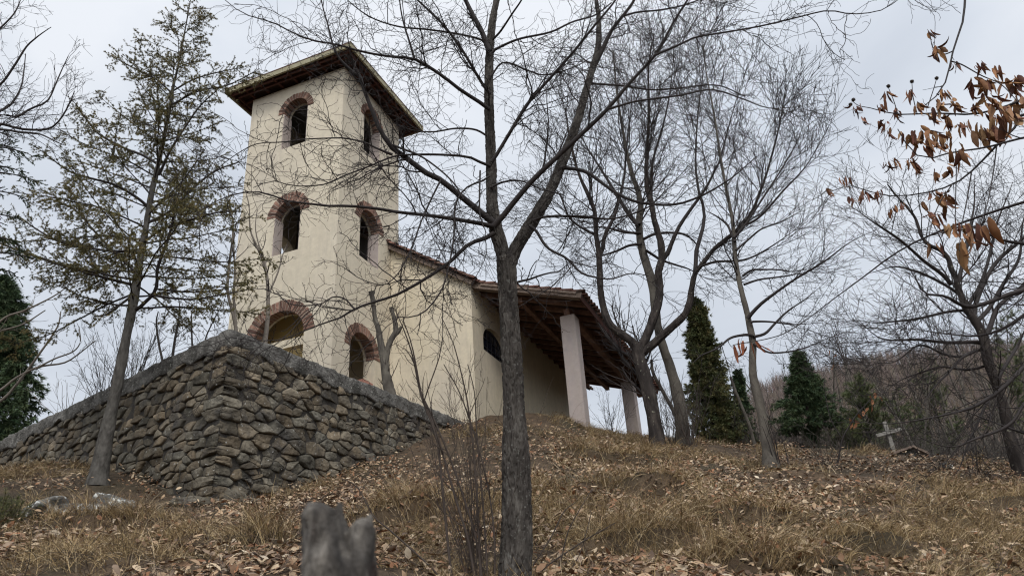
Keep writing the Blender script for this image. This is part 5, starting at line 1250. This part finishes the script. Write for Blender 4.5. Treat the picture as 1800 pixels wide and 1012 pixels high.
clu = [(1635,60,2,1),(1647,92,4,1.1),(1680,116,4,.9),(1558,170,3,.9),(1597,168,4,.9),(1504,192,5,.8),(1519,212,3,.8),(1547,190,4,.8),(1573,200,5,.9),(1552,220,4,.8),(1562,236,3,.9),(1612,190,5,1),(1643,186,4,1.2),(1638,206,4,1),(1660,168,5,.8),(1678,190,5,1),(1708,146,5,1.1),(1719,118,5,.9),(1734,146,5,1),(1751,127,4,1),(1734,176,5,1),(1712,190,4,1),(1778,146,6,1.6),(1791,180,6,1.6),(1769,200,5,1.7),(1747,190,5,1.3),(1751,210,4,1.3),(1719,228,5,1.6),(1741,236,4,1.6),(1691,222,5,1),(1686,268,3,1.4),(1660,214,4,1.1),(1617,232,4,1.3),(1621,254,4,1.6),(1595,240,3,1),(1643,240,4,1),(1655,256,3,.9),(1669,240,3,1),(1667,298,4,1.1),(1643,308,3,.9),(1560,292,3,.8),(1573,288,2,.7),(1599,286,4,.9),(1612,296,4,.9),(1456,340,4,.7),(1486,322,4,.8),(1515,342,5,.9),(1499,354,2,.7),(1543,342,5,.8),(1569,372,3,.7),(1585,365,3,.6),(1647,344,4,1.1),(1662,342,3,1),(1660,358,3,1),(1634,384,3,.9),(1647,380,3,.9),(1621,362,2,.7),(1673,404,3,1.1),(1690,405,4,1.1),(1686,435,2,1.5),(1636,432,1,1.2),(1721,400,2,1.9),(1700,404,3,1)]
g = Geo(); gl = np.random.default_rng(153)
for (x, y, n, s_) in clu:
    Y = YC + gl.normal() * .18
    leaf_cluster(g, at(x, y - 6, Y), n + 3, .112 * s_, gl, dark=(s_ < .95 and gl.random() < .8))
g.build('leaves', M['leaf'], chr_, smooth=False)
def ball(c, r, n=8):
    V = []; Fq = []
    for i in range(n + 1):
        for j in range(2 * n):
            t = math.pi * i / n; a = math.pi * j / n; V.append((c[0] + r * math.sin(t) * math.cos(a), c[1] + r * math.sin(t) * math.sin(a), c[2] + r * math.cos(t)))
    for i in range(n):
        for j in range(2 * n): a = i * 2 * n + j; b = i * 2 * n + (j + 1) % (2 * n); Fq.append((a, b, b + 2 * n, a + 2 * n))
    return np.array(V), np.array(Fq)
for (x, y) in ((1561.7, 151.7), (1603, 143.5), (1646.5, 137.8), (1500, 175.6), (1495, 184)):
    c = at(x, y, YC); V, Fq = ball(c, .0135); g = Geo(); g.add(V, Fq)
    d = gl.normal(size=(90, 3)); d /= np.linalg.norm(d, axis=1, keepdims=True); s = np.cross(d, gl.normal(size=(90, 3))); s /= np.linalg.norm(s, axis=1, keepdims=True)
    g.add(np.stack([c + d * .011 + s * .0012, c + d * .011 - s * .0012, c + d * .019], 1).reshape(-1, 3), None, np.arange(270).reshape(-1, 3))
    g.build('burr', M['burr'], chr_)
# a low leafy twig hanging before the slender tree
tw = empty('leafy_twig', at(1325, 596, 9.5), 'drooping twig with a bunch of rust red dead leaves across the slender trunk', 'twig')
g = Geo(); P, R = trace([(1420, 560, 1.2), (1380, 585, 1.1), (1345, 596, 1), (1310, 602, .8), (1288, 606, .6)], 9.6, 9.4); P2, R2 = resample(np.array([at(1420, 560, 9.6), at(1500, 500, 9.0), at(1620, 420, 8.0), at(1900, 330, 6), (tcx[0] - .05, YC, 2.6)]), np.array([.006, .008, .011, .018, .03]), 24)
g.tubes(np.stack([P, P2]), np.stack([R, R2]), 5); g.build('stem', M['twig'], tw)
g = Geo()
for x in (1290, 1298, 1306, 1312, 1320, 1328, 1334): 
    v, f, c_ = big_leaf(at(x, 602 + gl.normal() * 3, 9.5), np.array([gl.normal() * .2, gl.normal() * .3, -1]), .21 + .08 * gl.random(), .024, gl.normal() * .5, gl, np.array([.26, .085, .04]) * (.7 + .6 * gl.random())); g.add(v, f, None, c_)
g.build('leaves', M['leaf'], tw, smooth=False)
os_ = empty('sapling', gp(1470, 826, 14.0), 'thin bare sapling holding a few orange leaves, left of the wooden cross', 'sapling')
g = Geo(); pts = [(1470,826,2),(1476,795,1.8),(1481,771,1.6),(1492,750,1.4),(1508,726,1.2),(1525,708,1),(1540,690,.7)]
P, R = trace(pts, 14, 14); P2, R2 = trace([(1484,765,1.2),(1495,745,1),(1504,738,.7)], 14, 14); P3_, R3_ = trace([(1481,771,1.2),(1462,740,1),(1452,700,.7),(1448,655,.5)], 14, 14.3)
g.tubes(np.stack([P, P2, P3_]), np.stack([R, R2, R3_]), 5); g.build('stem', M['twig'], os_)
g = Geo()
for (x, y) in ((1538,690),(1530,694),(1545,696),(1534,702),(1526,716),(1532,712),(1518,722),(1509,727),(1502,738),(1497,742),(1506,744),(1493,735),(1459,615),(1470,622),(1464,640)):
    v, f, c_ = big_leaf(at(x, y, 14), np.array([gl.normal() * .5, gl.normal() * .5, -1]), .12, .028, gl.normal() * .9, gl, np.array([.36, .16, .075]) * (.8 + .4 * gl.random())); g.add(v, f, None, c_)
g.build('leaves', M['leaf'], os_, smooth=False)

# ------------------------------------------------------------------ shrub shoots in front
YF = 5.25
fs = [[(842,1060,2.8),(832,1000,2.6),(822,944,2.5),(805,890,2.4),(792,845,2.2),(780,803,2.1),(761,742,1.9),(742,697,1.7),(731,640,1.5),(722,600,1.2),(708,560,.9)],
 [(800,1060,2.6),(790,980,2.4),(780,880,2.3),(772,800,2.2),(765,760,2),(740,695,1.8),(726,628,1.5),(712,585,1.2),(694,542,.9)],
 [(850,1060,2.2),(840,960,2),(800,830,1.8),(760,730,1.6),(746,706,1.5),(756,674,1.3),(772,628,1.1),(778,592,.8)],
 [(846,1060,2.4),(840,900,2.2),(833,800,1.9),(826,738,1.7),(819,692,1.5),(804,628,1.2),(794,596,1),(776,557,.8)],
 [(800,1060,1.8),(767,1007,1.7),(720,962,1.6),(680,927,1.4),(657,907,1.2),(627,855,.9),(600,840,.6)],
 [(860,1060,2),(850,900,1.8),(838,760,1.4),(834,690,1.1),(822,640,.8)],
 [(870,1060,2),(868,930,1.8),(850,820,1.5),(812,700,1.2),(780,640,.9)]]
sapling('shrub', 'clump of thin reddish bare shoots just left of the big forked trunk', 'shrub', fs, YF, (M['twig_red'], M['twig_red']), 4.5, (.12, .5), 5, (.06, .2), 161, trop=.05, rmin=.0012)
p = at(835, 1012, YF + .1); p[2] = Hs(p[0], p[1])
fan_shrub('shrub', 'dense low fan of fine bare shoots at the foot of the forked tree', p, 50, 1.7, .55, 165, (M['twig_red'], M['twig_red']), r0=.0027, dens=3.5, r2=.0012, sub=.22, wig=.035)
fsr = [[(918,1050,1.6),(930,1006,1.5),(969,943,1.3),(991,899,1.1),(1012,882,.7)], [(925,1050,1.6),(950,1004,1.5),(1016,957,1.3),(1045,939,1.1),(1082,918,.7)], [(930,1060,1.4),(980,1000,1.2),(1000,930,1),(1040,860,.7)], [(935,1060,1.2),(1010,990,1),(1040,900,.7)]]
sapling('shrub', 'few thin slanting shoots to the right of the big forked trunk', 'shrub', fsr, 5.4, (M['twig_red'], M['twig_red']), 2.5, (.08, .3), 3, (.05, .15), 171, rmin=.0011)
p = gp(1372, 818, 13.4)
fan_shrub('shrub', 'dark upright suckers at the foot of the slender tree', p, 7, 1.25, .16, 175, (M['twig'], M['twig']), r0=.012, dens=2.5, r2=.004)
p = gp(1455, 815, 14); fan_shrub('shrub', 'brown knee-high brush in front of the small spruce', p, 20, .8, .8, 177, (M['twig_red'], M['twig_red']), r0=.006)
p = gp(1218, 792, 15.2); fan_shrub('shrub', 'bare brush between the leaning tree and the cypress', p, 24, 1.7, .45, 179, (M['twig_red'], M['twig_grey']), r0=.009)
p = gp(1180, 780, 15.6); fan_shrub('shrub', 'thin brush rising between the dark trunk and the leaning trunk', p, 16, 1.8, .4, 181, (M['twig_grey'], M['twig_grey']), r0=.009)
p = gp(1075, 760, 20.5); fan_shrub('shrub', 'bare brush seen under the porch roof between the two pillars', p, 16, 1.6, .7, 183, (M['twig'], M['twig']), r0=.008)
p = gp(700, 735, 16.6); p[2] = 4.97; fan_shrub('shrub', 'dry brush leaning over the wall below the gable', p, 18, 1.2, .8, 185, (M['twig_red'], M['twig_red']), r0=.006)
# leaning broken stems by the leaning tree and the cypress
def broken_stem(pts, Y, label, seed):
    P, R = trace(pts, Y, Y); root = empty('dead_stem', P[0], label, 'dead stem'); g = Geo(); g.add(*bark_trunk(P, R, 16, .06, .006, seed, 0)); g.build('trunk', M['bark_grey'], root)
    A1, B1 = spawn(P[None], R[None], 1.6, (.15, .5), (30, 70), .4, 6, .12, rmin=.004, seed=seed); g = Geo(); g.tubes(A1, B1, 3); g.build('crown', M['twig_grey'], root, smooth=False)
broken_stem([(1330, 795, 3.4), (1318, 750, 3.2), (1303, 712, 3), (1292, 685, 2.8), (1284, 662, 2.6)], 17, 'dead broken stem leaning in front of the cypress', 191)
broken_stem([(1204, 760, 4), (1180, 715, 3.8), (1160, 678, 3.4), (1148, 655, 3), (1145, 632, 2.6)], 16.4, 'dead broken stem behind the twisted dark trunk', 193)

# ------------------------------------------------------------------ stump, stones, cross, grave
sr_ = empty('wooden_post', (at(600, 1000, .7)[0], .7, Hs(at(600, 1000, .7)[0], .7)), 'weathered grey stump of a broken post close to the camera, split at its top', 'post')
g = Geo()
c0 = at(598, 1010, .7); gz = Hs(c0[0], .7)
for k_, (pts, rad) in enumerate((([(588, 1060), (580, 1010), (568, 960), (560, 925), (560, 903), (564, 890), (566, 884)], [58, 50, 38, 36, 36, 31, 8]),
                                ([(622, 1060), (628, 1010), (634, 965), (636, 938), (637, 925), (639, 915), (640, 910)], [50, 42, 30, 24, 20, 12, 3]),
                                ([(604, 1000), (606, 960), (600, 930), (594, 905), (598, 884)], [34, 24, 12, 9, 5]), ([(645, 940), (648, 920), (650, 908), (651, 903)], [16, 9, 7, 2]))):
    P = [at(x, y, .7 + .01 * k_) for x, y in pts]; R = [r * .7 / F for r in rad]
    if k_ < 2: P = [np.array([c0[0] + (.012 if k_ else -.012), .7, gz - .1])] + P; R = [R[0] * 1.05] + R
    P = np.array(P); R = np.array(R); sl_ = np.concatenate([[0], np.cumsum(np.linalg.norm(np.diff(P, axis=0), axis=1))])
    tt_ = np.concatenate([np.linspace(0, sl_[1], 30)[:-1], np.linspace(sl_[1], sl_[-1], 70)])
    P = np.column_stack([np.interp(tt_, sl_, P[:, j]) for j in range(3)]); R = np.interp(tt_, sl_, R)
    Vv, Fq = tubes(P[None], R[None], 48)
    ctr = np.repeat(P, 48, 0); rd = Vv - ctr; 
    q = Vv.copy(); q[:, 2] *= .45
    n_ = vnoise(q, 70, 60 + k_, 4); n2_ = vnoise(Vv, 38, 66 + k_, 2)
    Vv = Vv + rd * (n_ * .20 + n2_ * .22)[:, None]
    g.add(Vv, Fq)
g.build('weathered_wood', M['stump'], sr_)
def rock(name, label, c, size, seed, m='stone', flat=1.0, group=None):
    n = 20; V, Fq = ball((0, 0, 0), 1, n)
    f = np.abs(V); V = V / (f.max(1, keepdims=True) ** .55 * np.linalg.norm(V, axis=1, keepdims=True) ** .45 + 1e-9)
    V = V * (1 + vnoise(V, 1.3, seed, 3)[:, None] * .28) + (vnoise(V, 5, seed + 1, 3) * .05)[:, None] * V
    V = V * np.array(size); a = random.uniform(0, 3); V = V @ np.array([[math.cos(a), math.sin(a), 0], [-math.sin(a), math.cos(a), 0], [0, 0, 1]])
    tl_ = random.uniform(-.3, .3); V = V @ np.array([[math.cos(tl_), 0, math.sin(tl_)], [0, 1, 0], [-math.sin(tl_), 0, math.cos(tl_)]])
    o = raw_mesh(name, V, Fq, M[m] if isinstance(m, str) else m, None, smooth=True, colr=np.ones((len(V), 3)) * random.uniform(.8, 1.1)); o.location = Vector([float(x) for x in c]); tag(o, label, 'rock', group)
    return o
def rk(px, py, Y, label, size, seed, m='stone', sink=.0):
    p = at(px, py, Y); p[2] = Hs(p[0], Y) + size[2] * .35 - sink; return rock('rock', label, p, size, seed, m)
rk(206, 866, 9.6, 'grey rock blotched with white lichen below the cedar trunk', (.24, .17, .12), 201, 'rock')
rk(150, 880, 9.3, 'flat dark rock left of the lichen covered rock', (.30, .2, .08), 202, 'rock')
rk(80, 885, 9.2, 'dark mossy rock nearest the left edge of the slope', (.28, .2, .11), 203, 'rock')
rk(408, 884, 10.6, 'yellowish pointed stone leaning at the foot of the wall corner', (.13, .10, .16), 204)
rk(428, 868, 11.0, 'small upright stone wedged against the wall corner', (.07, .06, .12), 205)
rk(446, 876, 10.9, 'squarish loose stone right of the wall corner foot', (.12, .10, .09), 206)
rk(330, 888, 10.3, 'long slab of stone lying left of the wall corner foot', (.24, .14, .08), 207)
rk(1160, 922, 7.9, 'flat dark stone half buried in leaves on the middle of the slope', (.15, .10, .05), 208, 'rock')
rk(1660, 812, 14.0, 'dark lump of stone in the leaves before the grave mound', (.12, .1, .07), 209, 'rock')
cr_root = empty('wooden_cross', gp(1576, 803, 19), 'plain pale wooden cross tilting left among the trees', 'cross')
b = MB(); b.beam(at(1577, 812, 19), at(1554, 741, 19), .105, .07, upv=(0, 1, 0)); b.build('upright', M['cross'], cr_root, bevel=.008)
b = MB(); b.beam(at(1540, 766, 18.94), at(1584, 754, 18.94), .06, .085, upv=(0, 0, 1)); b.build('crossbar', M['cross'], cr_root, bevel=.008)
gc = gp(1590, 806, 18); gr_ = empty('grave_shelter', gc, 'low stone grave with a shallow pitched slab roof beside the wooden cross', 'grave')
gz = at(1600, 786, 18)[2]
b = MB(); hw = .60
def gfn(u, v, d): return np.array([gc[0] + .08 + u, 18 + d, v])
b.panel(gfn, [[(-hw, gz - .75), (hw * .6, gz - .75), (hw * .6, gz - .16), (.12, gz - .03), (-hw, gz - .2)]], .9); b.build('body', M['coping'], gr_)
b = MB(); b.beam(gfn(-hw - .15, gz - .235, .4), gfn(.14, gz + .0, .4), 1.05, .05); b.beam(gfn(.145, gz + .0, .4), gfn(hw * .6 + .1, gz - .19, .4), 1.05, .05); b.build('roof', M['oldwood'], gr_)

# ------------------------------------------------------------------ ground cover
gg = np.random.default_rng(301)
def ground_pts(n, rmin=3.9, rmax=20.5, amin=-46, amax=46, pw=1.0):
    a = np.radians(amin + (amax - amin) * gg.random(n)); r = rmin + (rmax - rmin) * gg.random(n) ** pw
    x = r * np.sin(a); y = r * np.cos(a); keep = ~inside_terrace(x, y, -.02); return x[keep], y[keep]
def grad(x, y):
    e = .12; hx = (H(x + e, y, False) - H(x - e, y, False)) / (2 * e); hy = (H(x, y + e, False) - H(x, y - e, False)) / (2 * e); return hx, hy
# dry grass tussocks
ROCKS = [(at(206, 866, 9.6)[0], 9.45, .42), (at(150, 880, 9.3)[0], 9.2, .38), (at(80, 885, 9.2)[0], 9.1, .38), (at(408, 884, 10.6)[0], 10.5, .3)]
cx_, cy_ = ground_pts(77000, pw=1.15)
mk = vnoise(np.column_stack([cx_, cy_]), .9, 31, 3) + .5 * vnoise(np.column_stack([cx_, cy_]), .25, 32, 2) * 1.0 + np.where((cx_ < -1.5) & (cy_ < 12.5), -.25, .0) + .45 * np.exp(-((cx_ - .9) ** 2 + (cy_ - 16) ** 2) / 7)
keep = mk + gg.random(len(cx_)) * .9 > .84
dled = np.full(len(cx_), 9.)
for (xa, ya, xb, yb, A_, wv) in LEDGES:
    t_ = (cx_ - xa) / (xb - xa); yc = ya + (yb - ya) * np.clip(t_, 0, 1) + .10 * np.sin(cx_ * 3.1 + wv); on = (t_ > -.1) & (t_ < 1.1); dled = np.where(on, np.where(np.abs(cy_ - yc) < np.abs(dled), cy_ - yc, dled), dled)
keep = (keep | ((dled > -.02) & (dled < .22))) & ~((dled < -.03) & (dled > -.13))
for (rx, ry, rr0) in ROCKS: keep &= np.hypot(cx_ - rx, (cy_ - ry)) > rr0
edge_ = (dled > -.02) & (dled < .22)
cx_, cy_ = cx_[keep], cy_[keep]; edge_ = edge_[keep]
nb_ = gg.integers(6, 15, len(cx_)); idx = np.repeat(np.arange(len(cx_)), nb_); m = len(idx)
rr_ = np.hypot(cx_, cy_)[idx]
x = cx_[idx] + gg.normal(size=m) * .045; y = cy_[idx] + gg.normal(size=m) * .045
z = H(x, y); hx, hy = grad(cx_, cy_); hx = hx[idx]; hy = hy[idx]
tus = np.clip(vnoise(np.column_stack([cx_, cy_]), 1.6, 35, 2) * 1.4 + .5, 0, 1.2); cl_ = (gg.random(len(cx_)) * .5 + tus * .7)[idx]; dir0 = gg.normal(size=(len(cx_), 2))[idx] * .35
ln = (.08 + .22 * gg.random(m)) * (.40 + .75 * cl_) * np.where(edge_[idx], 1.5, 1)
wd = .0018 + .0005 * rr_ / 4
mat_ = (gg.random(len(cx_)) < .5)[idx] & ~edge_[idx]; ln = np.where(mat_, ln * .75 + .02, ln)
D = np.column_stack([gg.normal(size=m) * .42 + dir0[:, 0] - hx * .9, gg.normal(size=m) * .42 + dir0[:, 1] - hy * .9, (.75 + .5 * gg.random(m)) * np.where(mat_, .35, 1)]); D /= np.linalg.norm(D, axis=1, keepdims=True)
sd = np.cross(D, gg.normal(size=(m, 3))); sd /= np.linalg.norm(sd, axis=1, keepdims=True)
p0 = np.column_stack([x, y, z - .01]); k = 4; Vb = []
p = p0; d = D.copy()
for i in range(k):
    w = wd * (1 - .8 * i / (k - 1)); Vb += [p - sd * w[:, None], p + sd * w[:, None]]
    p = p + d * (ln / (k - 1))[:, None]; d = d.copy(); d[:, 2] -= .42; d[:, 0] -= hx * .22; d[:, 1] -= hy * .22; d /= np.linalg.norm(d, axis=1, keepdims=True)
Vb = np.stack(Vb, 1).reshape(-1, 3); o_ = np.arange(m)[:, None] * 8
Fb = np.concatenate([o_ + np.array([[2 * i, 2 * i + 1, 2 * i + 3, 2 * i + 2]]) for i in range(k - 1)])
gpal = np.array([(.44, .33, .17), (.56, .44, .25), (.32, .23, .13), (.21, .16, .08), (.64, .53, .35), (.18, .12, .075), (.20, .155, .08)])
ci = np.where(gg.random(m) < .55, gg.choice(7, m, p=[.26, .2, .18, .11, .09, .12, .04]), gg.integers(0, 7, len(cx_))[idx])
Cb = np.repeat(gpal[ci] * np.array([1.0, .95, .92]) * (.65 + .5 * gg.random((m, 1))), 8, axis=0)
o = raw_mesh('dry_grass', Vb, Fb, M['grass'], None, False, Cb); tag(o, 'straw coloured dry grass tussocks over the hillside', 'grass', kind='stuff')
# fallen leaves
x, y = ground_pts(112000, pw=1.1)
lm = 1.5 * vnoise(np.column_stack([x, y]), .7, 41, 3) + .6 * vnoise(np.column_stack([x, y]), 3, 42, 2) + np.where(x > 0, .2, np.where(y < 12.5, -.3, .1)) - .15 * sstep(np.hypot(x - 1, y - 15), 4, 1)
dl2 = np.full(len(x), 9.)
for (xa, ya, xb, yb, A_, wv) in LEDGES:
    t_ = (x - xa) / (xb - xa); yc = ya + (yb - ya) * np.clip(t_, 0, 1) + .10 * np.sin(x * 3.1 + wv); dd_ = y - yc; dl2 = np.where((t_ > -.1) & (t_ < 1.1) & (np.abs(dd_) < np.abs(dl2)), dd_, dl2)
keep = (lm + gg.random(len(x)) * 1.1 > .40) | ((dl2 < -.1) & (dl2 > -.7) & (gg.random(len(x)) < .8))
x, y = x[keep], y[keep]; m = len(x)
z = H(x, y) + .02 + .13 * gg.random(m) ** 1.5
hx, hy = grad(x, y)
Nn = np.column_stack([-hx, -hy, np.ones(m)]) + gg.normal(size=(m, 3)) * .38; Nn /= np.linalg.norm(Nn, axis=1, keepdims=True)
D = np.cross(Nn, gg.normal(size=(m, 3))); D /= np.linalg.norm(D, axis=1, keepdims=True); Sd = np.cross(Nn, D)
ln = (.018 + .032 * gg.random(m) ** 1.7)[:, None]; wd = ln * (.30 + .22 * gg.random(m))[:, None]; cu = (gg.normal(size=m) * .35)[:, None]; fo = (gg.random(m) * .7)[:, None]
c = np.column_stack([x, y, z])
vs = [c - D * ln, c - D * ln * .35 - Sd * wd + Nn * wd * fo, c - D * ln * .35 + Sd * wd + Nn * wd * fo * .7, c + Nn * ln * .0, c + D * ln * .4 - Sd * wd * .9 + Nn * (wd * fo + ln * cu * .4), c + D * ln * .4 + Sd * wd * .9 + Nn * (wd * fo * .7 + ln * cu * .4), c + D * ln + Nn * ln * cu]
Vl = np.stack(vs, 1).reshape(-1, 3); o_ = np.arange(m)[:, None] * 7
Fl = np.concatenate([o_ + np.array(q)[None] for q in [(0, 3, 1), (0, 2, 3), (1, 3, 4), (2, 5, 3), (3, 6, 4), (3, 5, 6)]])
lpal = np.array([(.37, .25, .15), (.22, .13, .075), (.25, .12, .06), (.50, .38, .25), (.12, .078, .052), (.29, .205, .14), (.54, .44, .32), (.34, .245, .155)])
ci = gg.choice(8, m, p=[.2, .2, .13, .12, .14, .12, .03, .06])
Cl = np.repeat(lpal[ci] * (.7 + .5 * gg.random((m, 1))), 7, axis=0)
o = raw_mesh('fallen_leaves', Vl, Fl, M['leaf'], None, False, Cl); tag(o, 'brown and tan fallen leaves scattered over the slope', 'leaf litter', kind='stuff')
# brambles and dead stalks
x, y = ground_pts(9000, rmin=4.2, pw=1.2); m = len(x)
w_ = np.where(x < -1.5, .95, .35); keep = gg.random(m) < w_; x, y = x[keep], y[keep]; m = len(x)
z = H(x, y); st = np.column_stack([x, y, z]); kk = 9; Pq = np.zeros((m, kk, 3)); hx, hy = grad(x, y)
d = np.column_stack([gg.normal(size=m) - hx, gg.normal(size=m) - hy, .5 + 1.0 * gg.random(m)]); d /= np.linalg.norm(d, axis=1, keepdims=True); ln = .12 + .5 * gg.random(m) ** 1.8
p = st
for i in range(kk):
    Pq[:, i] = p; p = p + d * (ln / (kk - 1))[:, None]; d = d + gg.normal(size=(m, 3)) * .12; d[:, 2] -= .14; d /= np.linalg.norm(d, axis=1, keepdims=True)
g = Geo(); Rq = np.repeat((.0012 + .0016 * gg.random(m))[:, None], kk, 1) * np.linspace(1, .5, kk)[None]; g.tubes(Pq, Rq, 3)
A1, B1 = spawn(Pq, Rq, 6, (.04, .15), (30, 70), .7, 4, .15, rmin=.0011, seed=307); g.tubes(A1, B1, 3)
o = g.build('undergrowth', M['twig_red'], None, smooth=False); tag(o, 'tangled dead brambles and stalks low on the slope', 'undergrowth', kind='stuff')
# green tuft at the left edge
p = at(6, 900, 8.6); p[2] = Hs(p[0], p[1]) ; g_ = np.random.default_rng(311)
tr_ = empty('juniper', p, 'soft green evergreen tuft at the left edge of the slope', 'shrub')
PB = np.zeros((60, 8, 3)); 
for i in range(60):
    q = p + np.array([g_.normal() * .14, g_.normal() * .14, 0]); d = np.array([g_.normal() * .35, g_.normal() * .35, 1])
    for j in range(8): PB[i, j] = q; d = d / np.linalg.norm(d) + g_.normal(size=3) * .06; q = q + d * .035 * (1.4 if j else 1)
g = Geo(); g.tubes(PB, np.full((60, 8), .003), 3); g.build('stem', M['twig'], tr_)
g = Geo(); r = tufts(PB, 70, .04, 7, g_, .002); g.add(r[0], None, r[1], r[2]); g.build('needles', M['cyp'], tr_, smooth=False)

# ------------------------------------------------------------------ behind the graveyard
def copy_tree(o, parent=None):
    c = o.copy(); col.objects.link(c); c.parent = parent
    for ch in [q for q in bpy.data.objects if q.parent == o]: copy_tree(ch, c)
    return c
def proc_tree(seed, h, r0):
    g_ = np.random.default_rng(seed); ns = 2
    P = np.zeros((ns, 24, 3)); Rr = np.zeros((ns, 24))
    for s in range(ns):
        p = np.zeros(3); d = np.array([g_.normal() * .12 + (.25 if s else -.1), g_.normal() * .15, 1.0])
        for q in range(24): P[s, q] = p; d = d + g_.normal(size=3) * .05; d[2] += .03; d /= np.linalg.norm(d); p = p + d * h * (.95 if s else 1) / 23
        Rr[s] = r0 * (1 if s == 0 else .75) * np.linspace(1, .12, 24)
    return P, Rr
protos = []
spots = [(1470, 15.5, 24), (1520, 0, 26), (1560, 0, 30), (1610, 0, 25), (1650, 0, 31), (1690, 0, 23), (1720, 0, 28), (1775, 0, 25), (1810, 0, 31), (1395, 0, 27), (1350, 0, 31), (1240, 0, 29), (1500, 0, 36), (1590, 0, 38), (1700, 0, 37), (1420, 0, 36), (1850, 0, 24), (1440, 0, 42), (1640, 0, 44), (1760, 0, 43), (1455, 0, 22.5), (1540, 0, 23), (1600, 0, 22.5), (1660, 0, 24), (1735, 0, 22), (1790, 0, 23.5), (1380, 0, 24), (1625, 0, 28), (1565, 0, 33), (1500, 0, 29), (1680, 0, 33), (1740, 0, 34)]
for i, (px, _, Y) in enumerate(spots):
    q = at(px, 760, Y); zz = Hs(q[0], Y)
    if i < 4:
        P, Rr = proc_tree(401 + i, 4.6, .06)
        P = P + np.array([q[0], Y, zz - .1])
        rt_, _pv = make_tree('bare_tree', 'thin bare tree in the brown thicket behind the graveyard', 'tree', [(P[0], Rr[0]), (P[1], Rr[1])], [], (M['bark_grey'], M['twig_grey']),
            [dict(src='all', dens=3.4, lrange=(.5, 1.7), ang=(22, 55), rfac=.4, n=7, wig=.1, trop=.05, tmin=.22, rmin=.007, sides=3),
             dict(src=1, dens=3.6, lrange=(.2, .8), ang=(22, 55), rfac=.5, n=5, wig=.12, trop=.04, tmin=.1, rmin=.005, sides=3),
             dict(src=2, dens=3.0, lrange=(.12, .4), ang=(22, 55), rfac=.6, n=4, wig=.12, trop=.03, tmin=.1, rmin=.004, sides=3)], seed=401 + i, group='bare trees behind the graveyard', stem_sides=7)
        protos.append(rt_)
    else:
        c = copy_tree(protos[i % 4]); c.location = (float(q[0]), Y, zz - .1); c.rotation_euler = (0, 0, i * 1.7); s = .85 + .35 * ((i * 37) % 10) / 10; c.scale = (s, s, s)
# brushwood
x, y = [], []
g_ = np.random.default_rng(421)
n = 520; a = np.radians(12 + 27 * g_.random(n)); r = 21 + 18 * g_.random(n) ** 1.2; x = r * np.sin(a); y = r * np.cos(a)
z = H(x, y); ns = 9
st = np.repeat(np.column_stack([x, y, z]), ns, 0); m = len(st); kk = 5; Pq = np.zeros((m, kk, 3)); d = g_.normal(size=(m, 3)) * .45; d[:, 2] = 1; ln = np.repeat(.5 + 1.0 * g_.random(n), ns) * (.6 + .4 * g_.random(m)); p = st
for i in range(kk):
    Pq[:, i] = p; d /= np.linalg.norm(d, axis=1, keepdims=True); p = p + d * (ln / (kk - 1))[:, None]; d = d + g_.normal(size=(m, 3)) * .12
g = Geo(); Rq = np.full((m, kk), .006) * np.linspace(1, .5, kk)[None]; g.tubes(Pq, Rq, 3); A1, B1 = spawn(Pq, Rq, 4.5, (.15, .5), (25, 60), .7, 4, .12, trop=.03, rmin=.004, seed=423); g.tubes(A1, B1, 3)
o = g.build('undergrowth', M['twig_grey'], None, smooth=False); tag(o, 'grey brown brushwood behind the graveyard', 'undergrowth', kind='stuff')
# woodland on the far hill
n = 9500; a = np.radians(4 + 42 * g_.random(n)); r = 75 + 180 * g_.random(n) ** .75
x = r * np.sin(a); y = r * np.cos(a); z = H(x, y, False); hh = 3.2 + 2.6 * g_.random(n)
ns = 24; st = np.repeat(np.column_stack([x, y, z]), ns, 0); m = len(st); h_ = np.repeat(hh, ns)
hgt = g_.random(m) * .75; d = np.column_stack([g_.normal(size=m) * .5, g_.normal(size=m) * .5, .7 + .6 * g_.random(m)]); d /= np.linalg.norm(d, axis=1, keepdims=True)
b0_ = st + np.column_stack([g_.normal(size=m) * .12 * hgt, g_.normal(size=m) * .12 * hgt, h_ * hgt]); L_ = (h_ * (.35 - .2 * hgt) * (.6 + .8 * g_.random(m)))[:, None]
s = np.cross(d, g_.normal(size=(m, 3))); s /= np.linalg.norm(s, axis=1, keepdims=True); wd = .035
V = np.stack([b0_ - s * wd, b0_ + s * wd, b0_ + d * L_], 1).reshape(-1, 3)
cc_ = np.repeat((.7 + .6 * g_.random(n))[:, None] * np.array([[1, 1, 1]]) * (1 + g_.normal(size=(n, 3)) * .05), ns * 3, axis=0)
tr3 = np.stack([np.column_stack([x - .06, y, z]), np.column_stack([x + .06, y, z]), np.column_stack([x, y, z + hh])], 1).reshape(-1, 3)
mf = mat('far_wood', [(.135, .105, .09), (.19, .155, .135)], scale=.3, bump=0, attr=True, rough=1, spec=.05)
V = np.vstack([V, tr3]); cc_ = np.vstack([cc_, np.ones((len(tr3), 3))])
o = raw_mesh('woodland', V, np.arange(len(V)).reshape(-1, 3), mf, None, False, cc_); tag(o, 'leafless brown wood covering the far hill', 'woodland', kind='stuff')
